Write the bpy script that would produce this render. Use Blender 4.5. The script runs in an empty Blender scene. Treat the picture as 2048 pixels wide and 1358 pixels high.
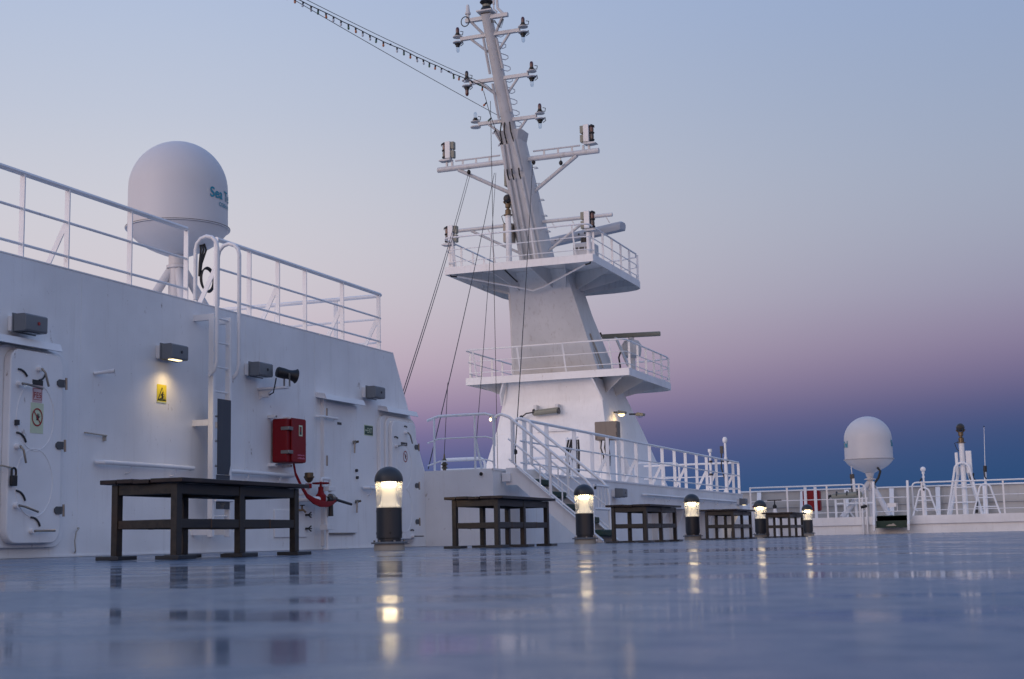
import bpy, math, random
from mathutils import Vector, Matrix
random.seed(7)
rad = math.radians
S = bpy.context.scene
COL = S.collection

# ------------------------------------------------------------------ camera
cam_d = bpy.data.cameras.new('camera')
cam = bpy.data.objects.new('camera', cam_d)
COL.objects.link(cam)
S.camera = cam
cam_d.sensor_width = 36.0
cam_d.lens = 50.0
cam_d.clip_start = 0.02
cam_d.clip_end = 60000
_f = Vector((-0.35349569, 0.92500976, 0.13927579))
_r = Vector((0.9328085, 0.3597256, -0.0215824))
_u = _r.cross(_f).normalized()
M4 = Matrix((( _r.x, _u.x, -_f.x, 0.0), (_r.y, _u.y, -_f.y, 0.0), (_r.z, _u.z, -_f.z, 0.078), (0, 0, 0, 1)))
cam.matrix_world = M4
cam_d.dof.use_dof = True
cam_d.dof.focus_distance = 17.0
cam_d.dof.aperture_fstop = 9.0

# ------------------------------------------------------------------ sky, sun, exposure
def lin(c):
    return tuple((v / 255 / 12.92) if v / 255 <= 0.04045 else ((v / 255 + 0.055) / 1.055) ** 2.4 for v in c)

W = bpy.data.worlds.new('World')
S.world = W
W.use_nodes = True
nt = W.node_tree
nt.nodes.clear()
N = nt.nodes.new
L = nt.links.new
wo = N('ShaderNodeOutputWorld'); bg = N('ShaderNodeBackground'); L(bg.outputs[0], wo.inputs[0])
tc = N('ShaderNodeTexCoord'); sep = N('ShaderNodeSeparateXYZ')
nrm = N('ShaderNodeVectorMath'); nrm.operation = 'NORMALIZE'
L(tc.outputs['Generated'], nrm.inputs[0]); L(nrm.outputs[0], sep.inputs[0])
mx0 = N('ShaderNodeMath'); mx0.operation = 'MAXIMUM'; mx0.inputs[1].default_value = 0.0
L(sep.outputs['Z'], mx0.inputs[0])
sq = N('ShaderNodeMath'); sq.operation = 'SQRT'; L(mx0.outputs[0], sq.inputs[0])
def ramp(stops):
    r = N('ShaderNodeValToRGB'); r.color_ramp.interpolation = 'B_SPLINE'
    el = r.color_ramp.elements
    while len(el) > 1: el.remove(el[-1])
    for i, (e, c) in enumerate(stops):
        p = math.sqrt(math.sin(rad(e)))
        x = el[0] if i == 0 else el.new(p)
        x.position = p
        x.color = (*lin(c), 1)
    L(sq.outputs[0], r.inputs[0])
    return r
# elevation ramps: away from the sunset (earth shadow under the pink belt), to its side, and towards the sunset
RA = ramp([(0, (34, 62, 98)), (1.6, (36, 69, 110)), (3.6, (40, 71, 113)), (4.8, (62, 75, 116)), (6.0, (94, 90, 127)), (7.4, (117, 108, 140)), (9.2, (131, 131, 157)), (11.8, (142, 150, 171)), (15, (142, 155, 179)), (20, (135, 153, 185)), (28, (132, 156, 198)), (45, (118, 150, 206)), (90, (94, 128, 190))])
RB = ramp([(0, (52, 84, 128)), (1.6, (60, 89, 134)), (2.9, (84, 92, 138)), (4.2, (124, 110, 150)), (5.4, (161, 139, 164)), (7.0, (189, 170, 183)), (9.5, (199, 190, 197)), (13, (196, 195, 203)), (17, (181, 188, 204)), (24, (160, 177, 207)), (45, (132, 163, 214)), (90, (98, 132, 192))])
RC = ramp([(0, (255, 180, 140)), (3, (255, 204, 172)), (8, (255, 222, 204)), (15, (246, 222, 220)), (28, (196, 206, 226)), (50, (134, 164, 212)), (90, (96, 130, 190))])
# azimuth: anti-solar point lies to the right of the bow
AZ = rad(62)   # direction angle of the anti-solar point in plan
dot = N('ShaderNodeVectorMath'); dot.operation = 'DOT_PRODUCT'
flat = N('ShaderNodeCombineXYZ'); L(sep.outputs['X'], flat.inputs[0]); L(sep.outputs['Y'], flat.inputs[1])
fn = N('ShaderNodeVectorMath'); fn.operation = 'NORMALIZE'; L(flat.outputs[0], fn.inputs[0])
L(fn.outputs[0], dot.inputs[0]); dot.inputs[1].default_value = (math.cos(AZ), math.sin(AZ), 0)
def mrange(a, b):
    m = N('ShaderNodeMapRange'); m.interpolation_type = 'SMOOTHSTEP'
    m.inputs['From Min'].default_value = a; m.inputs['From Max'].default_value = b
    L(dot.outputs['Value'], m.inputs['Value']); return m
m1 = mrange(0.42, 1.02); m2 = mrange(-0.95, 0.35)
mixc = N('ShaderNodeMix'); mixc.data_type = 'RGBA'
L(m2.outputs[0], mixc.inputs[0]); L(RC.outputs[0], mixc.inputs[6]); L(RB.outputs[0], mixc.inputs[7])
mixd = N('ShaderNodeMix'); mixd.data_type = 'RGBA'
L(m1.outputs[0], mixd.inputs[0]); L(mixc.outputs[2], mixd.inputs[6]); L(RA.outputs[0], mixd.inputs[7])
L(mixd.outputs[2], bg.inputs[0])
bg.inputs[1].default_value = 1.0

# the sunset afterglow: one broad, weak sun just above the horizon behind the camera
sun_d = bpy.data.lights.new('sun', 'SUN')
sun = bpy.data.objects.new('sun', sun_d); COL.objects.link(sun)
sun_d.energy = 0.75; sun_d.angle = rad(40); sun_d.color = (1.0, 0.80, 0.76)
sd = Vector((math.cos(AZ), math.sin(AZ), -0.18)).normalized()
sun.rotation_euler = sd.to_track_quat('-Z', 'Y').to_euler()

S.view_settings.view_transform = 'Standard'
S.view_settings.look = 'None'
S.view_settings.exposure = 0.18
S.view_settings.gamma = 1.0
S.view_settings.use_curve_mapping = False
S.cycles.max_bounces = 8
S.cycles.transparent_max_bounces = 12

# ------------------------------------------------------------------ materials
class G:
    def __init__(s, name):
        s.m = bpy.data.materials.new(name); s.m.use_nodes = True
        s.t = s.m.node_tree; s.p = s.t.nodes['Principled BSDF']
    def n(s, k): return s.t.nodes.new('ShaderNode' + k)
    def l(s, a, b): s.t.links.new(a, b)
    def pos(s, scale=(1, 1, 1)):
        g = s.n('NewGeometry'); m = s.n('Mapping'); m.inputs['Scale'].default_value = scale
        s.l(g.outputs['Position'], m.inputs['Vector']); return m.outputs[0]
    def noise(s, vec, scale, detail=4, rough=.55):
        x = s.n('TexNoise'); x.inputs['Scale'].default_value = scale; x.inputs['Detail'].default_value = detail
        x.inputs['Roughness'].default_value = rough
        s.l(vec, x.inputs['Vector']); return x.outputs['Fac']
    def rng(s, v, a, b, c=0, d=1):
        m = s.n('MapRange'); m.interpolation_type = 'SMOOTHSTEP'
        for i, k in zip((1, 2, 3, 4), (a, b, c, d)): m.inputs[i].default_value = k
        s.l(v, m.inputs[0]); return m.outputs[0]
    def mix(s, f, a, b):
        m = s.n('Mix'); m.data_type = 'RGBA'
        if isinstance(f, (int, float)): m.inputs[0].default_value = f
        else: s.l(f, m.inputs[0])
        for k, c in ((6, a), (7, b)):
            if isinstance(c, tuple): m.inputs[k].default_value = (*c, 1)
            else: s.l(c, m.inputs[k])
        return m.outputs[2]
    def mul(s, a, b, op='MULTIPLY'):
        m = s.n('Math'); m.operation = op
        for i, c in enumerate((a, b)):
            if isinstance(c, (int, float)): m.inputs[i].default_value = c
            else: s.l(c, m.inputs[i])
        return m.outputs[0]
    def bump(s, h, strength, dist):
        b = s.n('Bump'); b.inputs['Strength'].default_value = strength; b.inputs['Distance'].default_value = dist
        s.l(h, b.inputs['Height']); s.l(b.outputs[0], s.p.inputs['Normal'])
    def base(s, c):
        if isinstance(c, tuple): s.p.inputs['Base Color'].default_value = (*c, 1)
        else: s.l(c, s.p.inputs['Base Color'])
    def rough(s, v):
        if isinstance(v, (int, float)): s.p.inputs['Roughness'].default_value = v
        else: s.l(v, s.p.inputs['Roughness'])

def paint(name, col, rough=.45, dirt=.35, dcol=(.30, .26, .22), rust=0.0, metal=0.0, bumpd=.002, var=.12, plate=0.0):
    g = G(name)
    big = g.noise(g.pos((1, 1, 1)), 1.1, 3)
    dark = tuple(c * (1 - var) for c in col)
    c = g.mix(g.rng(big, .3, .7), dark, col)
    st = g.noise(g.pos((5, 5, .45)), 2.2, 5, .6)
    c = g.mix(g.mul(g.rng(st, .52, .8), dirt), c, dcol)
    if plate:
        s2 = g.noise(g.pos((6, 6, .28)), 2.3, 7, .7)
        pm = g.rng(g.noise(g.pos((1, 1, .8)), 1.3, 3), .48, .66)
        c = g.mix(g.mul(g.mul(g.rng(s2, .54, .74), pm), .42), c, (.42, .35, .29))
        sp = g.noise(g.pos(), 34, 3, .6)
        c = g.mix(g.mul(g.rng(sp, .70, .76), .55), c, (.28, .24, .21))
    if rust:
        rs = g.noise(g.pos((1, 1, .5)), 9, 6, .7)
        c = g.mix(g.mul(g.rng(rs, .70 - .02 * rust, .76), .85), c, (.17, .075, .03))
    g.base(c)
    fine = g.noise(g.pos(), 60, 2)
    g.rough(g.rng(big, .2, .8, rough * .8, rough * 1.2))
    g.p.inputs['Metallic'].default_value = metal
    if plate:
        lowf = g.noise(g.pos((1, .9, .8)), 1.6, 2)
        h = g.mul(g.mul(lowf, plate), g.mul(fine, .05), 'ADD')
        g.bump(h, .6, .035)
    else:
        g.bump(fine, .35, bumpd)
    return g.m

white = paint('white_paint', (.84, .84, .84), .40, .20, (.46, .43, .40), rust=2.6, plate=1.0)
white_rail = paint('white_rail_paint', (.84, .84, .84), .38, .22, (.42, .38, .34), rust=2.6)
white_mast = paint('mast_paint', (.66, .66, .66), .5, .5, (.33, .29, .26), rust=3.0)
bul_m = paint('bulwark_shade_paint', (.46, .45, .43), .5, .45, (.28, .25, .22), rust=3.0)  # white bulwark plate in shadow: the shade is put into this greyer colour
radome_w = paint('radome_white', (.60, .59, .60), .45, .12, (.45, .43, .40), bumpd=.001, var=.05)
grey_box = paint('grey_housing', (.17, .185, .20), .45, .25, (.12, .12, .12))
hinge_m = paint('hinge_grey', (.085, .09, .095), .5, .3, (.14, .10, .07), rust=3.0)
charcoal = paint('charcoal_paint', (.030, .032, .036), .38, .15, (.06, .06, .06))
blackm = paint('black_rubber', (.012, .012, .013), .5, .1, (.03, .03, .03))
ropem = paint('dark_rope', (.035, .033, .033), .8, .1, (.06, .06, .06))
redm = paint('red_paint', (.23, .005, .010), .5, .25, (.07, .004, .006))
steel = paint('worn_steel', (.30, .28, .25), .35, .3, (.12, .09, .07), metal=.8)
brass = paint('bronze', (.16, .12, .075), .42, .4, (.05, .04, .03), metal=.7)
greenm = paint('dark_green_paint', (.007, .034, .022), .6, .3, (.03, .03, .025))
browng = paint('weathered_box', (.20, .165, .135), .55, .4, (.09, .07, .05))
dark_panel = paint('slate_panel', (.045, .055, .068), .3, .3, (.10, .10, .10))
beige_rust = paint('stained_white', (.42, .38, .32), .6, .7, (.14, .10, .07), rust=3)
olive = paint('olive_grey', (.25, .25, .20), .5, .4, (.12, .10, .08))
scanner_m = paint('scanner_grey', (.40, .44, .50), .4, .15, (.3, .3, .3))
yellow = paint('sign_yellow', (.70, .58, .03), .45, .1, (.4, .35, .1), var=.04)
paleg = paint('photoluminescent', (.58, .66, .46), .45, .1, (.4, .4, .3), var=.04)
pinkp = paint('pale_pink_plate', (.62, .46, .47), .45, .1, (.4, .3, .3), var=.04)
sign_red = paint('sign_red', (.33, .02, .02), .45, .05, (.2, .02, .02))
sign_black = paint('sign_black', (.012, .012, .012), .45, 0, (.02, .02, .02))
signgreen = paint('sign_green', (.012, .06, .035), .4, .05, (.03, .05, .03))
teal = paint('teal_lettering', (.004, .24, .34), .4, 0, (.01, .2, .25), var=.02)
pink_ink = paint('faded_lettering', (.55, .16, .26), .5, .3, (.3, .02, .05))
redm.node_tree.nodes['Principled BSDF'].inputs['Specular IOR Level'].default_value = .25
soot = paint('black_flag_mount', (.02, .02, .02), .5, .1, (.04, .04, .04))

def wood_mat(name, a, b):
    g = G(name)
    v = g.pos((14, 1.2, 14))
    n1 = g.noise(v, 2.0, 6, .65)
    c = g.mix(g.rng(n1, .3, .7), a, b)
    n2 = g.noise(g.pos(), 3, 4)
    c = g.mix(g.mul(g.rng(n2, .5, .75), .7), c, (.05, .026, .012))
    g.base(c); g.rough(g.rng(n1, .3, .7, .35, .6)); g.bump(n1, .5, .004)
    return g.m
wood = wood_mat('dark_wood', (.013, .0115, .0095), (.038, .031, .024))
plank_m = wood_mat('plank_wood', (.009, .005, .004), (.026, .012, .009))

joint_m = paint('rusty_joint', (.10, .05, .02), .6, .4, (.05, .02, .01))
def emis(name, col, strength, base=(.8, .8, .8)):
    g = G(name); g.base(base)
    g.p.inputs['Emission Color'].default_value = (*col, 1); g.p.inputs['Emission Strength'].default_value = strength
    g.rough(.5); return g.m
bell_m = emis('lit_reflector', (1.0, .80, .52), .30, (.85, .82, .75))
ring_m = emis('lit_ring', (1.0, .78, .46), 26.0)
pane_m = emis('lit_pane', (1.0, .78, .42), 2.2)
bulb_on = emis('lit_bulb', (1.0, .70, .30), 5.0)
pane_off = paint('dead_pane', (.10, .11, .12), .15, .1)

def glass(name, tint, rough=.03, milk=.0):
    g = G(name); t = g.t; t.nodes.remove(g.p)
    o = t.nodes['Material Output']
    tr = g.n('BsdfTransparent'); tr.inputs[0].default_value = (*tint, 1)
    gl = g.n('BsdfGlossy'); gl.inputs['Roughness'].default_value = rough
    df = g.n('BsdfTranslucent'); df.inputs[0].default_value = (.9, .88, .82, 1)
    m0 = g.n('MixShader'); m0.inputs[0].default_value = milk; g.l(tr.outputs[0], m0.inputs[1]); g.l(df.outputs[0], m0.inputs[2])
    lw = g.n('LayerWeight'); lw.inputs[0].default_value = .12
    ms = g.n('MixShader'); g.l(lw.outputs['Facing'], ms.inputs[0]); g.l(m0.outputs[0], ms.inputs[1]); g.l(gl.outputs[0], ms.inputs[2])
    g.l(ms.outputs[0], o.inputs[0]); return g.m
clear = glass('clear_glass', (.95, .95, .94), milk=.28)
smoke_clear = glass('lamp_glass', (.80, .84, .88))
def lens(name, c):
    g = G(name); g.base(c); g.rough(.12); g.p.inputs['Coat Weight'].default_value = .6
    return g.m
red_lens = lens('red_lens', (.07, .002, .005))
dark_lens = lens('dark_lens', (.02, .006, .008))
orange_b = lens('orange_bulb', (.40, .10, .012))
green_b = lens('green_bulb', (.008, .09, .045))
clear_b = lens('frosted_bulb', (.50, .55, .60))

def deck_mat():
    g = G('wet_deck_paint')
    n1 = g.noise(g.pos(), .7, 5, .6)
    n2 = g.noise(g.pos((.8, 1.5, 1)), 1.7, 6, .68)
    n3 = g.noise(g.pos((1, 1.2, 1)), 11, 5, .65)
    c = g.mix(g.rng(n1, .3, .7), (.078, .128, .200), (.118, .168, .240))
    c = g.mix(g.mul(g.rng(n3, .5, .72), .4), c, (.085, .10, .13))
    g.base(c)
    g.rough(g.rng(n3, .3, .7, .26, .44))
    g.p.inputs['IOR'].default_value = 1.30
    grit = g.noise(g.pos(), 120, 3, .6)
    g.bump(g.mul(n3, g.mul(grit, .5), 'ADD'), .35, .004)
    # standing water film: nearly mirror smooth, in ragged patches
    w = g.n('BsdfPrincipled')
    g.l(c, w.inputs['Base Color'])
    film = g.noise(g.pos((.8, 1, 1)), 3.0, 4, .55)
    g.l(g.rng(film, .3, .7, .045, .13), w.inputs['Roughness'])
    w.inputs['IOR'].default_value = 1.333
    b = g.n('Bump'); b.inputs['Strength'].default_value = .2; b.inputs['Distance'].default_value = .002
    g.l(film, b.inputs['Height']); g.l(b.outputs[0], w.inputs['Normal'])
    m = g.n('MixShader')
    wetv = g.mul(g.mul(n1, .35), g.mul(n2, .65), 'ADD')
    for (px, py, rx, ry) in ((-.57, .93, .20, .14), (-.68, 1.40, .24, .10), (-.88, 1.82, .25, .11), (-.58, 2.76, .40, .16), (-2.6, 3.8, 1.2, 1.7), (-2.2, 7.5, 1.4, .8)):   # larger puddles
        mp = g.n('Mapping'); mp.inputs['Location'].default_value = (-px / rx, -py / ry, 0); mp.inputs['Scale'].default_value = (1 / rx, 1 / ry, 0)
        gg = g.n('NewGeometry'); g.l(gg.outputs['Position'], mp.inputs['Vector'])
        ln = g.n('VectorMath'); ln.operation = 'LENGTH'; g.l(mp.outputs[0], ln.inputs[0])
        wetv = g.mul(wetv, g.rng(ln.outputs['Value'], .5, 1.5, .10, 0.0), 'ADD')
    mask = g.rng(wetv, .494, .575, .14, .92)
    g.l(mask, m.inputs[0]); g.l(g.p.outputs[0], m.inputs[1]); g.l(w.outputs[0], m.inputs[2])
    g.l(m.outputs[0], g.t.nodes['Material Output'].inputs[0])
    return g.m
deckm = deck_mat()
def sea_mat():
    g = G('sea_water'); g.base((.012, .03, .05)); g.rough(.18); g.p.inputs['IOR'].default_value = 1.33
    g.bump(g.noise(g.pos(), .12, 6, .6), .6, 1.0); return g.m

# ------------------------------------------------------------------ mesh builder
class MB:
    def __init__(s): s.v = []; s.f = []
    def add(s, vs, fs):
        o = len(s.v); s.v += [Vector(v) for v in vs]; s.f += [tuple(i + o for i in f) for f in fs]; return s
    def box(s, x0, x1, y0, y1, z0, z1):
        return s.add([(x0, y0, z0), (x1, y0, z0), (x1, y1, z0), (x0, y1, z0), (x0, y0, z1), (x1, y0, z1), (x1, y1, z1), (x0, y1, z1)],
                     [(0, 3, 2, 1), (4, 5, 6, 7), (0, 1, 5, 4), (1, 2, 6, 5), (2, 3, 7, 6), (3, 0, 4, 7)])
    def bar(s, p, q, w, h, up=(0, 0, 1)):
        p = Vector(p); q = Vector(q); d = (q - p).normalized(); up = Vector(up)
        a = d.cross(up)
        if a.length < 1e-4: a = d.cross(Vector((0, 1, 0)))
        a.normalize(); b = a.cross(d).normalized()
        vs = [c + a * (sx * w / 2) + b * (sy * h / 2) for c in (p, q) for sx, sy in ((-1, -1), (1, -1), (1, 1), (-1, 1))]
        return s.add(vs, [(0, 1, 2, 3), (7, 6, 5, 4), (0, 4, 5, 1), (1, 5, 6, 2), (2, 6, 7, 3), (3, 7, 4, 0)])
    def cyl(s, p, q, r0, r1=None, n=12):
        p = Vector(p); q = Vector(q); r1 = r0 if r1 is None else r1
        d = (q - p).normalized(); a = d.orthogonal().normalized(); b = d.cross(a)
        vs = []
        for c, r in ((p, r0), (q, r1)):
            for i in range(n):
                t = 2 * math.pi * i / n; vs.append(c + (a * math.cos(t) + b * math.sin(t)) * r)
        fs = [(i, (i + 1) % n, n + (i + 1) % n, n + i) for i in range(n)] + [tuple(range(n - 1, -1, -1)), tuple(range(n, 2 * n))]
        return s.add(vs, fs)
    def tube(s, pts, r, n=8, closed=False):
        pts = [Vector(p) for p in pts]; m = len(pts); vs = []; a = None
        for i, p in enumerate(pts):
            if closed: d = pts[(i + 1) % m] - pts[i - 1]
            else: d = pts[min(i + 1, m - 1)] - pts[max(i - 1, 0)]
            d.normalize()
            if a is None: a = d.orthogonal().normalized()
            else:
                a = a - d * a.dot(d)
                a = a.normalized() if a.length > 1e-5 else d.orthogonal().normalized()
            b = d.cross(a)
            for k in range(n):
                t = 2 * math.pi * k / n; vs.append(p + (a * math.cos(t) + b * math.sin(t)) * r)
        fs = []
        for i in range(m if closed else m - 1):
            j = (i + 1) % m
            for k in range(n): fs.append((i * n + k, i * n + (k + 1) % n, j * n + (k + 1) % n, j * n + k))
        if not closed: fs += [tuple(range(n - 1, -1, -1)), tuple(range((m - 1) * n, m * n))]
        return s.add(vs, fs)
    def lathe(s, prof, o=(0, 0, 0), n=32, axis=(0, 0, 1), caps=True):
        o = Vector(o); ax = Vector(axis).normalized()
        a = Vector((1, 0, 0)) if abs(ax.z) > .999 else ax.orthogonal().normalized(); b = ax.cross(a)
        vs = []; fs = []; m = len(prof)
        for r, z in prof:
            for i in range(n):
                t = 2 * math.pi * i / n; vs.append(o + ax * z + (a * math.cos(t) + b * math.sin(t)) * max(r, 1e-4))
        for j in range(m - 1):
            for i in range(n): fs.append((j * n + i, j * n + (i + 1) % n, (j + 1) * n + (i + 1) % n, (j + 1) * n + i))
        if caps: fs += [tuple(range(n - 1, -1, -1)), tuple(range((m - 1) * n, m * n))]
        return s.add(vs, fs)
    def prism(s, poly, ext):
        poly = [Vector(p) for p in poly]; e = Vector(ext); n = len(poly)
        nm = Vector((0, 0, 0))
        for i in range(n): nm += poly[i].cross(poly[(i + 1) % n])
        if nm.dot(e) > 0: poly = poly[::-1]
        vs = poly + [p + e for p in poly]
        return s.add(vs, [tuple(range(n)), tuple(range(2 * n - 1, n - 1, -1))] + [((i + 1) % n, i, n + i, n + (i + 1) % n) for i in range(n)])
    def loft(s, rings):
        n = len(rings[0]); vs = [v for r in rings for v in r]; fs = []
        for j in range(len(rings) - 1):
            for i in range(n): fs.append((j * n + i, j * n + (i + 1) % n, (j + 1) * n + (i + 1) % n, (j + 1) * n + i))
        fs += [tuple(range(n - 1, -1, -1)), tuple(range((len(rings) - 1) * n, len(rings) * n))]
        return s.add(vs, fs)
    def build(s, name, mat, parent=None, bevel=0.0, smooth=True):
        off = Vector((0, 0, 0)); q = parent
        while q is not None: off += q.location; q = q.parent
        me = bpy.data.meshes.new(name)
        me.from_pydata([tuple(v - off) for v in s.v], [], s.f); me.materials.append(mat)
        me.update()
        if smooth:
            me.polygons.foreach_set('use_smooth', [True] * len(me.polygons)); me.set_sharp_from_angle(angle=rad(38))
        o = bpy.data.objects.new(name, me); COL.objects.link(o)
        if parent is not None: o.parent = parent
        if bevel:
            b = o.modifiers.new('bevel', 'BEVEL'); b.width = bevel; b.segments = 2; b.limit_method = 'ANGLE'
        return o

def tag(o, label, cat, group=None, kind=None):
    if label: o['label'] = label
    if cat: o['category'] = cat
    if group: o['group'] = group
    if kind: o['kind'] = kind
    return o
def thing(name, label, cat, loc=(0, 0, 0), group=None):
    o = bpy.data.objects.new(name, None); COL.objects.link(o); o.empty_display_size = .1; o.location = loc
    return tag(o, label, cat, group)
def struct(o): o['kind'] = 'structure'; return o
def dup(o, parent=None):
    c = o.copy(); COL.objects.link(c); c.parent = parent
    for ch in list(o.children): dup(ch, c)
    return c
def arc(c, r, a0, a1, u, v, n=6):
    c = Vector(c); u = Vector(u); v = Vector(v)
    return [c + (u * math.cos(a0 + (a1 - a0) * i / n) + v * math.sin(a0 + (a1 - a0) * i / n)) * r for i in range(n + 1)]
def rrect(y0, y1, z0, z1, r, x, n=5):
    pts = []
    for cy, cz, a in ((y1 - r, z1 - r, 0), (y0 + r, z1 - r, 90), (y0 + r, z0 + r, 180), (y1 - r, z0 + r, 270)):
        for i in range(n + 1):
            t = rad(a + 90 * i / n); pts.append((x, cy + r * math.cos(t), cz + r * math.sin(t)))
    return pts
def text(body, size, mat, o, right, up, name, parent, bold=0.0, warp=None, align='LEFT'):
    cu = bpy.data.curves.new('t', 'FONT'); cu.body = body; cu.size = size; cu.offset = bold; cu.align_x = align
    cu.resolution_u = 4
    ob = bpy.data.objects.new('t', cu); COL.objects.link(ob)
    bpy.context.view_layer.update()
    dg = bpy.context.evaluated_depsgraph_get()
    me = bpy.data.meshes.new_from_object(ob.evaluated_get(dg))
    vs = [v.co.copy() for v in me.vertices]; fs = [tuple(p.vertices) for p in me.polygons]
    bpy.data.objects.remove(ob); bpy.data.curves.remove(cu)
    m = MB(); o = Vector(o); right = Vector(right); up = Vector(up)
    m.add([warp(v.x, v.y) if warp else o + right * v.x + up * v.y for v in vs], fs)
    return m.build(name, mat, parent, smooth=False)

# ================================================================== SETTING
struct(MB().box(-60000, 60000, -60000, 60000, -26, -25).build('sea', sea_mat(), smooth=False))
hull = MB().prism([(-24, -40, -.35), (13, -40, -.35), (13, 48, -.35), (8, 57, -.35), (-18, 57, -.35), (-24, 48, -.35)], (0, 0, -24.9)).build('hull', white, smooth=False)
struct(hull)
deck = MB().prism([(-24, -40, 0), (13, -40, 0), (13, 48, 0), (8, 57, 0), (-18, 57, 0), (-24, 48, 0)], (0, 0, -.34)).build('deck', deckm, smooth=False)
struct(deck)

# ---- white deckhouse along the left
WX = -9.4
dh = thing('deckhouse', 'long white steel deckhouse along the left with slanted end', 'deckhouse', (-12, 5, 0))
MB().prism([(WX, -14, .001), (WX, 20.6, .001), (WX, 20.6, 1.18), (WX, 19.5, 2.93), (WX, -14, 2.93)], (-7.0, 0, 0)).build('wall', white, dh, smooth=False)
# weld seams and edge strip give the plating some relief
for k, y in enumerate((9.2, 12.05, 15.25, 17.02)):
    MB().box(WX - .001, WX + .0025, y, y + .012, .02, 2.92).build('weld_seam', white, dh)
MB().box(WX - .35, WX + .004, -14, 19.49, 2.932, 2.946).build('roof_edge', white, dh)
MB().box(WX, WX + .012, -14, 20.58, .003, .02).build('foot_weld', white, dh)

# ---- raised deck behind it with overhung side
rd = MB()
rd.box(-22, -8.24, 20.6, 29.2, .001, 1.18)
rd.box(-22, -8.24, 29.2, 39.1, .70, 1.18)
rd.box(-22, -8.62, 29.2, 39.1, .001, .70)
rd.box(-22, -10.6, 39.1, 56, .001, 1.178)
rdo = struct(rd.build('raised_deck', white, smooth=False))
for k in range(7):
    y = 29.6 + k * 1.5
    MB().prism([(-8.62, y, .69), (-8.27, y, .69), (-8.27, y, .60), (-8.5, y, .15), (-8.5, y, .002), (-8.62, y, .002)], (0, .02, 0)).build('stiffener', white, rdo)
MB().box(-8.252, -8.225, 20.6, 39.1, 1.155, 1.186).build('edge_strip', white_rail, rdo)

# ---- forward platform, bulwark
fp = struct(MB().box(-10.5, 12.5, 48.06, 54, .001, .30).box(-10.5, 12.5, 48.0, 54.2, .30, .57).build('forward_platform', white, smooth=False))
bw = thing('bulwark', 'white steel bulwark with leaning stiffeners across the bow', 'bulwark', (0, 54, .57))
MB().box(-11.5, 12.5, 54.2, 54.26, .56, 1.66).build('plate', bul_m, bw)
MB().box(-11.5, 12.5, 54.08, 54.34, 1.66, 1.71).build('cap_rail', white, bw, bevel=.01)
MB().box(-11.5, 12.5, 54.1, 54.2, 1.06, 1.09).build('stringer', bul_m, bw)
for k in range(13):
    x = -10.75 + k * 1.63
    MB().prism([(x, 54.2, 1.64), (x, 54.02, 1.64), (x, 53.62, .58), (x, 54.2, .58)], (.025, 0, 0)).build('stiffener', white_rail, bw)
    MB().bar((x + .012, 54.02, 1.64), (x + .012, 53.62, .58), .16, .02, (0, 1, 0)).build('flange', white_rail, bw)

# ================================================================== DECKHOUSE ROOF: rails, radome
def railing(name, label, path, posts, zf, heights=(.87, .51, .15), top_r=.03, mid_r=.015, post_w=.06, braces=(), inb=(-1, 0, 0), group=None, mat=None, along=(0, 1, 0), loc=None):
    mat = mat or white_rail
    r = thing(name, label, 'railing', loc or (path[0][0], path[0][1], zf), group)
    for k, h in enumerate(heights):
        MB().tube([(p[0], p[1], zf + h + (p[2] if len(p) > 2 else 0)) for p in path], top_r if k == 0 else mid_r, 8).build('top_rail' if k == 0 else 'mid_rail', mat, r)
    inb = Vector(inb)
    for i, p in enumerate(posts):
        MB().bar((p[0], p[1], zf), (p[0], p[1], zf + heights[0] - .015), post_w, .016, inb.cross(Vector((0, 0, 1)))).build('post', mat, r)
        if i in braces:
            b = Vector((p[0], p[1], zf + heights[1])); q = Vector((p[0], p[1], zf)) + inb * .28
            MB().bar(b + inb * .01, q, .06, .014, inb.cross(Vector((0, 0, 1)))).build('brace', mat, r)
    return r
ZR = 2.93
ys = [7.1, 8.2, 9.2, 10.2, 11.17, 11.86, 12.93, 14.02]
railing('railing', 'white roof railing left of the ladder hoops on the deckhouse', [(WX - .05, 5.0), (WX - .05, 14.02)], [(WX - .05, y) for y in ys], ZR, braces=(1, 3, 5), group='deckhouse roof railings')
path = [(WX - .05, 14.66), (WX - .05, 19.14)] + [(WX - .05 - .10 * (1 - math.cos(t)), 19.14 + .10 * math.sin(t)) for t in (rad(30), rad(60), rad(90))] + [(-12.6, 19.24)]
railing('railing', 'white roof railing right of the ladder hoops wrapping the deckhouse corner', path, [(WX - .05, y) for y in (14.66, 15.42, 16.13, 16.85, 17.93, 19.10)] + [(-10.25, 19.24), (-11.3, 19.24), (-12.4, 19.24)], ZR, braces=(0, 2, 4, 5), group='deckhouse roof railings')

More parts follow.
